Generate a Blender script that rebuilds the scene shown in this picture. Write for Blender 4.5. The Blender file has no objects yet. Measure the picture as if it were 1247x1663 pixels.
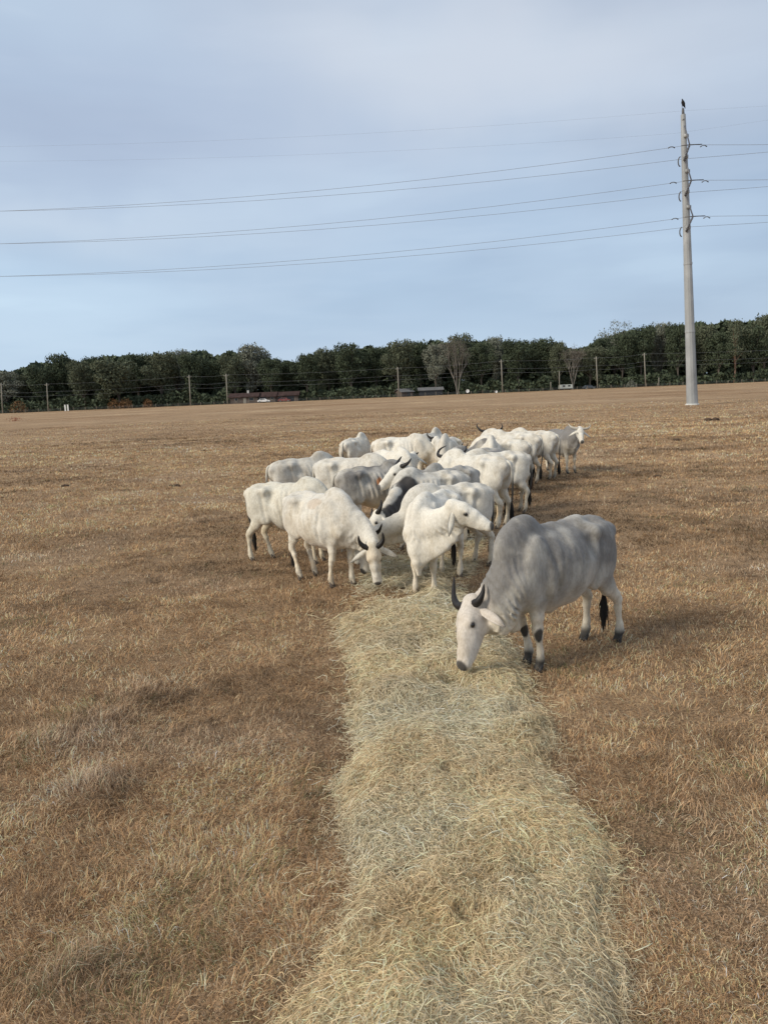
import bpy, math, random, os
import numpy as np
from mathutils import Vector, Matrix

random.seed(7)
rng = np.random.default_rng(7)
S = bpy.context.scene
COL = S.collection

# ------------------------------------------------------------------ camera
F, CH = 1249.0, 2.9                       # focal length in photo pixels, camera height
PITCH, ROLL = math.radians(9.05), math.radians(-2.4)
cam_d = bpy.data.cameras.new('camera')
cam = bpy.data.objects.new('camera', cam_d)
COL.objects.link(cam)
S.camera = cam
cam_d.sensor_fit = 'VERTICAL'
cam_d.sensor_height = 36.0
cam_d.sensor_width = 36.0
cam_d.lens = 36.0 * F / 1663.0
cam_d.clip_start = 0.05
cam_d.clip_end = 12000.0
RM = Matrix.Rotation(math.pi / 2 - PITCH, 3, 'X') @ Matrix.Rotation(ROLL, 3, 'Z')
cam.matrix_world = Matrix.Translation((0, 0, CH)) @ RM.to_4x4()
RN = np.array(RM)


def at(px, py, z=0.0):
    """photo pixel -> world point on the level z"""
    d = RN @ np.array([(px - 623.5) / F, -(py - 831.5) / F, -1.0])
    t = (z - CH) / d[2]
    return np.array([0, 0, CH]) + d * t


def at_y(px, py, y):
    """photo pixel -> world point at distance y"""
    d = RN @ np.array([(px - 623.5) / F, -(py - 831.5) / F, -1.0])
    return np.array([0, 0, CH]) + d * (y / d[1])


# ------------------------------------------------------------------ sky, sun, exposure
SUN_EL, SUN_AZ = math.radians(33), math.radians(242)     # azimuth clockwise from +Y (the view direction)
W = bpy.data.worlds.new('World')
S.world = W
W.use_nodes = True
nt = W.node_tree
nt.nodes.clear()
out = nt.nodes.new('ShaderNodeOutputWorld')
bg = nt.nodes.new('ShaderNodeBackground')
sky = nt.nodes.new('ShaderNodeTexSky')
sky.sky_type = 'NISHITA'
sky.sun_disc = False
sky.sun_elevation = SUN_EL
sky.sun_rotation = SUN_AZ
sky.altitude = 20
sky.air_density = 1.0
sky.dust_density = 1.5
SKY_ST = 0.085
bg.inputs['Strength'].default_value = SKY_ST
tc = nt.nodes.new('ShaderNodeTexCoord')
sep = nt.nodes.new('ShaderNodeSeparateXYZ')
nt.links.new(tc.outputs['Generated'], sep.inputs[0])


def wnoise(scale, sx, sz, detail, off, rough=0.5):
    mp = nt.nodes.new('ShaderNodeMapping')
    mp.inputs['Scale'].default_value = (sx, sx, sz)
    mp.inputs['Location'].default_value = off
    nt.links.new(tc.outputs['Generated'], mp.inputs[0])
    n = nt.nodes.new('ShaderNodeTexNoise')
    n.inputs['Scale'].default_value = scale
    n.inputs['Detail'].default_value = detail
    n.inputs['Roughness'].default_value = rough
    nt.links.new(mp.outputs[0], n.inputs['Vector'])
    return n.outputs['Fac']


def ramp(tree, fac, stops):
    r = tree.nodes.new('ShaderNodeValToRGB')
    r.color_ramp.interpolation = 'EASE'
    while len(r.color_ramp.elements) < len(stops):
        r.color_ramp.elements.new(0.5)
    for e, (p, c) in zip(r.color_ramp.elements, stops):
        e.position = p
        e.color = (c[0], c[1], c[2], 1)
    if fac is not None:
        tree.links.new(fac, r.inputs[0])
    return r.outputs[0]


def mixc(tree, fac, a, b, mode='MIX'):
    m = tree.nodes.new('ShaderNodeMix')
    m.data_type = 'RGBA'
    m.blend_type = mode
    for sock, v in ((m.inputs['Factor'], fac), (m.inputs['A'], a), (m.inputs['B'], b)):
        if hasattr(v, 'links') or isinstance(v, bpy.types.NodeSocket):
            tree.links.new(v, sock)
        elif isinstance(v, (int, float)):
            sock.default_value = v
        else:
            sock.default_value = (v[0], v[1], v[2], 1)
    return [o for o in m.outputs if o.type == 'RGBA'][0]


K = 1.0 / SKY_ST
# overcast deck: colour by height, then soft sheets of paler and darker cloud
base = ramp(nt, sep.outputs['Z'], [(0.0, (0.40, 0.50, 0.63)), (0.12, (0.385, 0.49, 0.62)), (0.30, (0.385, 0.475, 0.595)),
                                   (0.55, (0.42, 0.49, 0.59)), (1.0, (0.48, 0.51, 0.59))])
n1 = wnoise(1.6, 1.0, 3.0, 4, (0.3, 0.1, 0.55), 0.45)
n2 = wnoise(2.6, 0.9, 5.5, 5, (1.3, 2.1, 0.2), 0.5)
c1 = ramp(nt, n1, [(0.34, (0.82, 0.83, 0.86)), (0.50, (1, 1, 1)), (0.66, (1.13, 1.13, 1.10))])
c2 = ramp(nt, n2, [(0.35, (0.92, 0.94, 0.96)), (0.5, (1, 1, 1)), (0.68, (1.11, 1.10, 1.07))])
cc = mixc(nt, 1.0, base, c1, 'MULTIPLY')
cc = mixc(nt, 1.0, cc, c2, 'MULTIPLY')
cc = mixc(nt, 1.0, cc, (K * 1.03, K * 1.03, K * 1.03), 'MULTIPLY')


def glow(px, py, wx, wy, amt, col, prev):
    """a soft paler or darker sheet of cloud round one direction"""
    d = RN @ np.array([(px - 623.5) / F, -(py - 831.5) / F, -1.0]); d = d / np.linalg.norm(d)
    r = np.cross(d, [0, 0, 1]); r /= np.linalg.norm(r); u = np.cross(r, d)
    mp = nt.nodes.new('ShaderNodeVectorMath'); mp.operation = 'ADD'
    nz = nt.nodes.new('ShaderNodeTexNoise'); nz.inputs['Scale'].default_value = 3.5; nz.inputs['Detail'].default_value = 4
    nt.links.new(tc.outputs['Generated'], nz.inputs['Vector'])
    sc = nt.nodes.new('ShaderNodeVectorMath'); sc.operation = 'MULTIPLY_ADD'
    nt.links.new(nz.outputs['Color'], sc.inputs[0]); sc.inputs[1].default_value = (.26,) * 3; sc.inputs[2].default_value = (-.13,) * 3
    nt.links.new(tc.outputs['Generated'], mp.inputs[0]); nt.links.new(sc.outputs[0], mp.inputs[1])
    q = []
    for ax, w in ((r, wx), (u, wy)):
        a = nt.nodes.new('ShaderNodeVectorMath'); a.operation = 'DOT_PRODUCT'; nt.links.new(mp.outputs[0], a.inputs[0]); a.inputs[1].default_value = tuple(ax)
        b = nt.nodes.new('ShaderNodeMath'); b.operation = 'DIVIDE'; nt.links.new(a.outputs['Value'], b.inputs[0]); b.inputs[1].default_value = w / F
        c = nt.nodes.new('ShaderNodeMath'); c.operation = 'MULTIPLY'; nt.links.new(b.outputs[0], c.inputs[0]); nt.links.new(b.outputs[0], c.inputs[1])
        q.append(c.outputs[0])
    s = nt.nodes.new('ShaderNodeMath'); s.operation = 'ADD'; nt.links.new(q[0], s.inputs[0]); nt.links.new(q[1], s.inputs[1])
    m = nt.nodes.new('ShaderNodeMath'); m.operation = 'MULTIPLY'; nt.links.new(s.outputs[0], m.inputs[0]); m.inputs[1].default_value = -1
    e = nt.nodes.new('ShaderNodeMath'); e.operation = 'EXPONENT'; nt.links.new(m.outputs[0], e.inputs[0])
    g = nt.nodes.new('ShaderNodeMath'); g.operation = 'MULTIPLY'; nt.links.new(e.outputs[0], g.inputs[0]); g.inputs[1].default_value = amt
    return mixc(nt, g.outputs[0], prev, (col[0] * K, col[1] * K, col[2] * K))


cc = glow(800, 90, 420, 120, .75, (.56, .60, .665), cc)
cc = glow(60, 385, 340, 45, .55, (.53, .61, .70), cc)
cc = glow(160, 230, 420, 110, .40, (.335, .40, .54), cc)
fin = mixc(nt, 0.90, sky.outputs[0], cc)
nt.links.new(fin, bg.inputs['Color'])
nt.links.new(bg.outputs[0], out.inputs[0])

sd = bpy.data.lights.new('sun', 'SUN')
sd.energy = 2.6
sd.angle = math.radians(24)
sd.color = (1.0, 0.92, 0.79)
sun = bpy.data.objects.new('sun', sd)
COL.objects.link(sun)
sdir = Vector((math.sin(SUN_AZ) * math.cos(SUN_EL), math.cos(SUN_AZ) * math.cos(SUN_EL), math.sin(SUN_EL)))
sun.rotation_euler = sdir.to_track_quat('Z', 'Y').to_euler()
sun.location = (0, 0, 60)
S.view_settings.view_transform = 'Standard'
S.view_settings.look = 'None'
S.view_settings.exposure = 0.36
S.view_settings.gamma = 1.0
S.view_settings.use_curve_mapping = False
S.cycles.max_bounces = 6
S.cycles.diffuse_bounces = 3

# ------------------------------------------------------------------ helpers


def vnoise(p, scale=1.0, seed=0, octaves=1):
    """value noise, p (N,2|3) -> 0..1"""
    p = np.asarray(p, np.float64)
    if p.shape[1] == 2:
        p = np.concatenate([p, np.zeros((len(p), 1))], 1)
    tot = np.zeros(len(p)); amp = 1.0; nrm = 0.0
    for o in range(octaves):
        q = p * scale * (2 ** o) + 31.7 * o
        i = np.floor(q).astype(np.int64); f = q - i
        f = f * f * (3 - 2 * f)
        r = np.zeros(len(p))
        for dx in (0, 1):
            for dy in (0, 1):
                for dz in (0, 1):
                    h = ((i[:, 0] + dx) * 73856093) ^ ((i[:, 1] + dy) * 19349663) ^ ((i[:, 2] + dz) * 83492791) ^ (seed * 2654435 + o * 97)
                    h = (h ^ (h >> 13)) * 1274126177 & 0x7fffffff
                    h = (h ^ (h >> 16)) & 0xffff
                    w = (f[:, 0] if dx else 1 - f[:, 0]) * (f[:, 1] if dy else 1 - f[:, 1]) * (f[:, 2] if dz else 1 - f[:, 2])
                    r += w * h / 65535.0
        tot += amp * r; nrm += amp; amp *= 0.5
    return tot / nrm


def smooth01(x, a, b):
    t = np.clip((x - a) / (b - a), 0, 1)
    return t * t * (3 - 2 * t)


def new_mesh(name, V, Fc, smooth=True, col=None):
    """V (n,3); Fc: array (m,k) or list of such arrays"""
    me = bpy.data.meshes.new(name)
    V = np.ascontiguousarray(V, np.float32)
    if not isinstance(Fc, list):
        Fc = [Fc]
    Fc = [np.asarray(f, np.int32) for f in Fc if len(f)]
    idx = np.concatenate([f.ravel() for f in Fc])
    tot = np.concatenate([np.full(len(f), f.shape[1], np.int32) for f in Fc])
    st = np.concatenate([[0], np.cumsum(tot)[:-1]]).astype(np.int32)
    me.vertices.add(len(V)); me.vertices.foreach_set('co', V.ravel())
    me.loops.add(len(idx)); me.loops.foreach_set('vertex_index', idx)
    me.polygons.add(len(tot)); me.polygons.foreach_set('loop_start', st)
    me.polygons.foreach_set('loop_total', tot)
    me.polygons.foreach_set('use_smooth', np.full(len(tot), bool(smooth)))
    me.update(calc_edges=True)
    if col is not None:
        a = me.color_attributes.new('coat', 'FLOAT_COLOR', 'POINT')
        c = np.ones((len(V), 4), np.float32); c[:, :3] = col
        a.data.foreach_set('color', c.ravel())
    return me


def obj(name, me, mat=None, parent=None, loc=None):
    o = bpy.data.objects.new(name, me)
    COL.objects.link(o)
    if mat is not None and not me.materials:
        me.materials.append(mat)
    if parent is not None:
        o.parent = parent
    if loc is not None:
        o.location = loc
    return o


def empty(name, loc=(0, 0, 0), rz=0.0):
    o = bpy.data.objects.new(name, None)
    o.empty_display_size = 0.1
    COL.objects.link(o)
    o.location = loc
    o.rotation_euler = (0, 0, rz)
    return o


def tag(o, label=None, cat=None, group=None, kind=None):
    if label: o['label'] = label
    if cat: o['category'] = cat
    if group: o['group'] = group
    if kind: o['kind'] = kind
    return o


class MB:
    """collects simple shapes into one mesh"""
    def __init__(s):
        s.v = []; s.q = []; s.t = []; s.n = 0

    def add(s, V, Q=None, T=None):
        V = np.asarray(V, float)
        if Q is not None and len(Q): s.q.append(np.asarray(Q, int) + s.n)
        if T is not None and len(T): s.t.append(np.asarray(T, int) + s.n)
        s.v.append(V); s.n += len(V)

    def box(s, c, d, rz=0.0, taper=1.0):
        x, y, z = np.array(d) / 2.0
        P = np.array([[-x, -y, -z], [x, -y, -z], [x, y, -z], [-x, y, -z],
                      [-x * taper, -y * taper, z], [x * taper, -y * taper, z], [x * taper, y * taper, z], [-x * taper, y * taper, z]])
        cs, sn = math.cos(rz), math.sin(rz)
        P = np.stack([P[:, 0] * cs - P[:, 1] * sn, P[:, 0] * sn + P[:, 1] * cs, P[:, 2]], 1) + np.array(c)
        s.add(P, [[0, 3, 2, 1], [4, 5, 6, 7], [0, 1, 5, 4], [1, 2, 6, 5], [2, 3, 7, 6], [3, 0, 4, 7]])

    def tube(s, pts, rad, n=8, cap=True, squash=None):
        pts = np.asarray(pts, float); m = len(pts)
        rad = np.full(m, rad, float) if np.isscalar(rad) else np.asarray(rad, float)
        T = np.gradient(pts, axis=0); T /= np.linalg.norm(T, axis=1)[:, None] + 1e-12
        ref = np.array([0, 0, 1.0]) if abs(T[0][2]) < 0.9 else np.array([1.0, 0, 0])
        u = np.cross(T[0], ref); u /= np.linalg.norm(u)
        V = []
        ang = np.linspace(0, 2 * math.pi, n, endpoint=False)
        for i in range(m):
            u = u - T[i] * np.dot(u, T[i]); u /= np.linalg.norm(u) + 1e-12
            w = np.cross(T[i], u)
            sq = 1.0 if squash is None else squash
            V.append(pts[i] + rad[i] * (np.cos(ang)[:, None] * u + sq * np.sin(ang)[:, None] * w))
        V = np.concatenate(V)
        Q = []
        for i in range(m - 1):
            for j in range(n):
                k = (j + 1) % n
                Q.append([i * n + j, i * n + k, (i + 1) * n + k, (i + 1) * n + j])
        Tt = []
        if cap:
            V = np.concatenate([V, pts[:1], pts[-1:]])
            a, b = m * n, m * n + 1
            for j in range(n):
                k = (j + 1) % n
                Tt.append([a, k, j]); Tt.append([b, (m - 1) * n + j, (m - 1) * n + k])
        s.add(V, Q, Tt)

    def ball(s, c, r, nu=10, nv=7):
        r = np.array([r, r, r], float) if np.isscalar(r) else np.array(r, float)
        V = [[0, 0, -1]]
        for i in range(1, nv):
            th = -math.pi / 2 + math.pi * i / nv
            for j in range(nu):
                a = 2 * math.pi * j / nu
                V.append([math.cos(th) * math.cos(a), math.cos(th) * math.sin(a), math.sin(th)])
        V.append([0, 0, 1])
        Q, T = [], []
        for j in range(nu):
            k = (j + 1) % nu
            T.append([0, 1 + k, 1 + j])
            T.append([len(V) - 1, 1 + (nv - 2) * nu + j, 1 + (nv - 2) * nu + k])
            for i in range(nv - 2):
                Q.append([1 + i * nu + j, 1 + i * nu + k, 1 + (i + 1) * nu + k, 1 + (i + 1) * nu + j])
        s.add(np.array(V) * r + np.array(c), Q, T)

    def data(s):
        V = np.concatenate(s.v); out = []
        if s.q: out.append(np.concatenate(s.q))
        if s.t: out.append(np.concatenate(s.t))
        return V, out

    def build(s, name, mat, parent=None, smooth=True, loc=None):
        V, Fc = s.data()
        return obj(name, new_mesh(name, V, Fc, smooth), mat, parent, loc)


def mat_new(name, rough=0.8, spec=0.3):
    m = bpy.data.materials.new(name)
    m.use_nodes = True
    b = m.node_tree.nodes['Principled BSDF']
    b.inputs['Roughness'].default_value = rough
    b.inputs['Specular IOR Level'].default_value = spec
    return m, m.node_tree, b


def tnoise(tree, scale, detail=4, rough=0.55, vec=None, stretch=None):
    n = tree.nodes.new('ShaderNodeTexNoise')
    n.inputs['Scale'].default_value = scale
    n.inputs['Detail'].default_value = detail
    n.inputs['Roughness'].default_value = rough
    if vec is None:
        c = tree.nodes.new('ShaderNodeTexCoord')
        vec = c.outputs['Object']
    if stretch is not None:
        mp = tree.nodes.new('ShaderNodeMapping')
        mp.inputs['Scale'].default_value = stretch
        tree.links.new(vec, mp.inputs[0]); vec = mp.outputs[0]
    tree.links.new(vec, n.inputs['Vector'])
    return n.outputs['Fac']


def bump(tree, bsdf, h, strength, dist):
    b = tree.nodes.new('ShaderNodeBump')
    b.inputs['Strength'].default_value = strength
    b.inputs['Distance'].default_value = dist
    tree.links.new(h, b.inputs['Height'])
    tree.links.new(b.outputs[0], bsdf.inputs['Normal'])


def mat_plain(name, col, rough=0.8, spec=0.3, var=0.15, scale=4.0, stretch=None, bmp=0.0, bdist=0.01, metal=0.0):
    m, t, b = mat_new(name, rough, spec)
    c = np.array(col)
    n = tnoise(t, scale, 5, 0.6, stretch=stretch)
    t.links.new(ramp(t, n, [(0.3, c * (1 - var)), (0.5, c), (0.7, np.minimum(c * (1 + var), 1))]), b.inputs['Base Color'])
    b.inputs['Metallic'].default_value = metal
    if bmp:
        bump(t, b, n, bmp, bdist)
    return m


# ------------------------------------------------------------------ materials
def mat_coat():
    m, t, b = mat_new('short_cattle_coat', 0.72, 0.25)
    a = t.nodes.new('ShaderNodeAttribute'); a.attribute_name = 'coat'
    n = tnoise(t, 5, 6, 0.7, stretch=(1, 1, .6))
    n2 = tnoise(t, 60, 3, 0.6, stretch=(1, 1, 0.35))
    c = mixc(t, 1.0, a.outputs['Color'], ramp(t, n, [(0.3, (0.78, 0.75, 0.70)), (0.55, (1, 1, 1)), (0.75, (1.06, 1.05, 1.04))]), 'MULTIPLY')
    c = mixc(t, 1.0, c, ramp(t, n2, [(0.3, (0.84, 0.83, 0.81)), (0.7, (1.04, 1.04, 1.04))]), 'MULTIPLY')
    t.links.new(c, b.inputs['Base Color'])
    b.inputs['Sheen Weight'].default_value = 0.12
    bump(t, b, n2, 0.35, 0.006)
    return m


M_COAT = mat_coat()
M_HORN = mat_plain('dark_horn', (0.018, 0.015, 0.013), 0.5, 0.3, 0.5, 12)
M_HORN_PALE = mat_plain('pale_horn', (0.42, 0.38, 0.31), 0.5, 0.4, 0.3, 12)
M_HOOF = mat_plain('black_hoof', (0.022, 0.02, 0.018), 0.55, 0.4, 0.4, 30)
M_HOOF_PALE = mat_plain('dusty_hoof', (.10, .08, .062), .7, .3, .4, 30)
M_EYE = mat_plain('dark_eye', (0.012, 0.01, 0.009), 0.15, 0.6, 0.1, 30)
M_TAILHAIR = mat_plain('black_tail_hair', (0.02, 0.018, 0.016), 0.8, 0.2, 0.5, 40, stretch=(1, 1, 0.1))
M_TAILBROWN = mat_plain('brown_tail_hair', (0.06, 0.035, 0.022), 0.8, 0.2, 0.4, 40, stretch=(1, 1, 0.1))

# ------------------------------------------------------------------ implicit-surface modelling of animals


class Field:
    def __init__(s, lo, hi, h):
        s.lo = np.array(lo, np.float32); s.h = h
        s.n = np.ceil((np.array(hi) - s.lo) / h).astype(int) + 1
        s.V = np.full(s.n, 0.6, np.float32)
        s.ax = [s.lo[i] + h * np.arange(s.n[i], dtype=np.float32) for i in range(3)]

    def ecap(s, p0, p1, ra0, rb0, ra1=None, rb1=None, side=(0, 1, 0), k=0.05, re=None):
        """segment with an elliptical section: ra along side, rb across it"""
        ra1 = ra0 if ra1 is None else ra1; rb1 = rb0 if rb1 is None else rb1
        p0 = np.array(p0, np.float32); p1 = np.array(p1, np.float32)
        m = max(ra0, rb0, ra1, rb1) + k + 2 * s.h
        lo = np.minimum(p0, p1) - m; hi = np.maximum(p0, p1) + m
        i0 = np.maximum(np.floor((lo - s.lo) / s.h).astype(int), 0)
        i1 = np.minimum(np.ceil((hi - s.lo) / s.h).astype(int) + 1, s.n)
        if np.any(i1 <= i0): return
        X = s.ax[0][i0[0]:i1[0]][:, None, None] - p0[0]
        Y = s.ax[1][i0[1]:i1[1]][None, :, None] - p0[1]
        Z = s.ax[2][i0[2]:i1[2]][None, None, :] - p0[2]
        d = p1 - p0; L = float(np.linalg.norm(d))
        T = d / L if L > 1e-6 else np.array([1, 0, 0], np.float32)
        Sd = np.array(side, np.float32); Sd = Sd - T * np.dot(Sd, T); Sd /= np.linalg.norm(Sd) + 1e-9
        U = np.cross(T, Sd)
        a = X * T[0] + Y * T[1] + Z * T[2]
        t = np.clip(a / max(L, 1e-6), 0, 1) if L > 1e-6 else np.zeros_like(a)
        a = a - t * L
        sd = X * Sd[0] + Y * Sd[1] + Z * Sd[2]
        u = X * U[0] + Y * U[1] + Z * U[2]
        ra = ra0 + (ra1 - ra0) * t; rb = rb0 + (rb1 - rb0) * t
        rr = np.minimum(ra, rb) if re is None else np.float32(re)
        q0 = (sd / ra) ** 2 + (u / rb) ** 2 + (a / rr) ** 2
        q1 = (sd / ra ** 2) ** 2 + (u / rb ** 2) ** 2 + (a / rr ** 2) ** 2
        k0 = np.sqrt(q0)
        D = k0 * (k0 - 1) / np.maximum(np.sqrt(q1), 1e-6)
        D = np.where(k0 < 1e-3, -rr, D)
        sl = tuple(slice(i0[j], i1[j]) for j in range(3))
        A = s.V[sl]
        hh = np.maximum(k - np.abs(A - D), 0) / k
        s.V[sl] = np.minimum(A, D) - hh * hh * k * 0.25

    def ell(s, c, r, axis=(1, 0, 0), side=(0, 1, 0), k=0.05):
        """ellipsoid; r = (along axis, along side, the third)"""
        c = np.array(c, float); ax = np.array(axis, float); ax /= np.linalg.norm(ax)
        e = ax * 1e-3
        s.ecap(c - e, c + e, r[1], r[2], None, None, side, k, re=r[0])

    def chain(s, P, k=0.05, side=(0, 1, 0)):
        """P: list of (x,y,z,ra,rb)"""
        for a, b in zip(P[:-1], P[1:]):
            s.ecap(a[:3], b[:3], a[3], a[4], b[3], b[4], side, k)

    def mesh(s):
        """surface nets"""
        V = s.V; ins = V < 0
        n = np.array(V.shape)
        cell = np.zeros(n - 1, np.int32)
        acc = np.zeros((n - 1).tolist() + [3], np.float32); cnt = np.zeros(n - 1, np.float32)
        for ax in range(3):
            o = [i for i in range(3) if i != ax]
            for da in (0, 1):
                for db in (0, 1):
                    sa = [None] * 3; sb = [None] * 3
                    sa[ax] = slice(0, n[ax] - 1); sb[ax] = slice(1, n[ax])
                    for q, dd in zip(o, (da, db)):
                        sa[q] = sb[q] = slice(dd, n[q] - 1 + dd)
                    A = V[tuple(sa)]; B = V[tuple(sb)]
                    cr = (A < 0) != (B < 0)
                    t = np.where(cr, A / np.where(cr, A - B, 1), 0)
                    acc[..., ax] += np.where(cr, t, 0)
                    acc[..., o[0]] += cr * da; acc[..., o[1]] += cr * db
                    cnt += cr
        on = cnt > 0
        ids = np.full(cnt.shape, -1, np.int64); ids[on] = np.arange(on.sum())
        I = np.argwhere(on)
        P = s.lo + s.h * (I + acc[on] / cnt[on][:, None])
        Q = []
        for ax in range(3):
            o = [(ax + 1) % 3, (ax + 2) % 3]
            sa = [slice(None)] * 3; sb = [slice(None)] * 3
            sa[ax] = slice(0, n[ax] - 1); sb[ax] = slice(1, n[ax])
            A = ins[tuple(sa)]; B = ins[tuple(sb)]
            E = np.argwhere(A != B)
            ok = (E[:, o[0]] > 0) & (E[:, o[1]] > 0) & (E[:, o[0]] < n[o[0]] - 1) & (E[:, o[1]] < n[o[1]] - 1)
            E = E[ok]
            flip = A[tuple(E.T)]

            def cid(d0, d1):
                C = E.copy(); C[:, o[0]] += d0; C[:, o[1]] += d1
                return ids[tuple(C.T)]
            q = np.stack([cid(-1, -1), cid(0, -1), cid(0, 0), cid(-1, 0)], 1)
            q[~flip] = q[~flip][:, ::-1]
            Q.append(q)
        Q = np.concatenate(Q)
        Q = Q[(Q >= 0).all(1)]
        return P, Q


def relax(P, Q, it=2, lam=0.5):
    e = np.concatenate([Q[:, [0, 1]], Q[:, [1, 2]], Q[:, [2, 3]], Q[:, [3, 0]]])
    n = len(P)
    deg = np.bincount(e[:, 0], minlength=n) + np.bincount(e[:, 1], minlength=n)
    for _ in range(it):
        acc = np.zeros_like(P)
        for c in range(3):
            acc[:, c] = np.bincount(e[:, 0], P[e[:, 1], c], n) + np.bincount(e[:, 1], P[e[:, 0], c], n)
        P = P + lam * (acc / np.maximum(deg, 1)[:, None] - P)
    return P


def vnormals(P, Q):
    fn = np.cross(P[Q[:, 2]] - P[Q[:, 0]], P[Q[:, 3]] - P[Q[:, 1]])
    N = np.zeros_like(P)
    for j in range(4):
        for c in range(3):
            N[:, c] += np.bincount(Q[:, j], fn[:, c], len(P))
    return N / (np.linalg.norm(N, axis=1)[:, None] + 1e-12)


def nrm(v):
    v = np.array(v, float)
    return v / (np.linalg.norm(v) + 1e-12)


def bez(a, b, c, d, t):
    return (1 - t) ** 3 * a + 3 * (1 - t) ** 2 * t * b + 3 * (1 - t) * t * t * c + t ** 3 * d


def catmull(P, n):
    """resample a polyline smoothly, P (m,k)"""
    P = np.asarray(P, float)
    m = len(P); E = np.concatenate([[2 * P[0] - P[1]], P, [2 * P[-1] - P[-2]]])
    out = []
    for u in np.linspace(0, m - 1 - 1e-9, n):
        i = int(u); t = u - i
        a, b, c, d = E[i], E[i + 1], E[i + 2], E[i + 3]
        out.append(0.5 * (2 * b + (c - a) * t + (2 * a - 5 * b + 4 * c - d) * t * t + (3 * b - a - 3 * c + d) * t ** 3))
    return np.array(out)


GRAZE = dict(poll=(1.06, 0.0, 0.60), hd=(0.30, 0.0, -1.0), hu=(1, 0, 0.3))
HIGH = dict(poll=(0.98, 0.0, 1.46), hd=(0.85, 0.0, -0.55), hu=(0.5, 0, 1))
LOW = dict(poll=(1.10, 0.0, 0.86), hd=(0.62, 0.0, -0.75), hu=(0.75, 0, 0.62))


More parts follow.
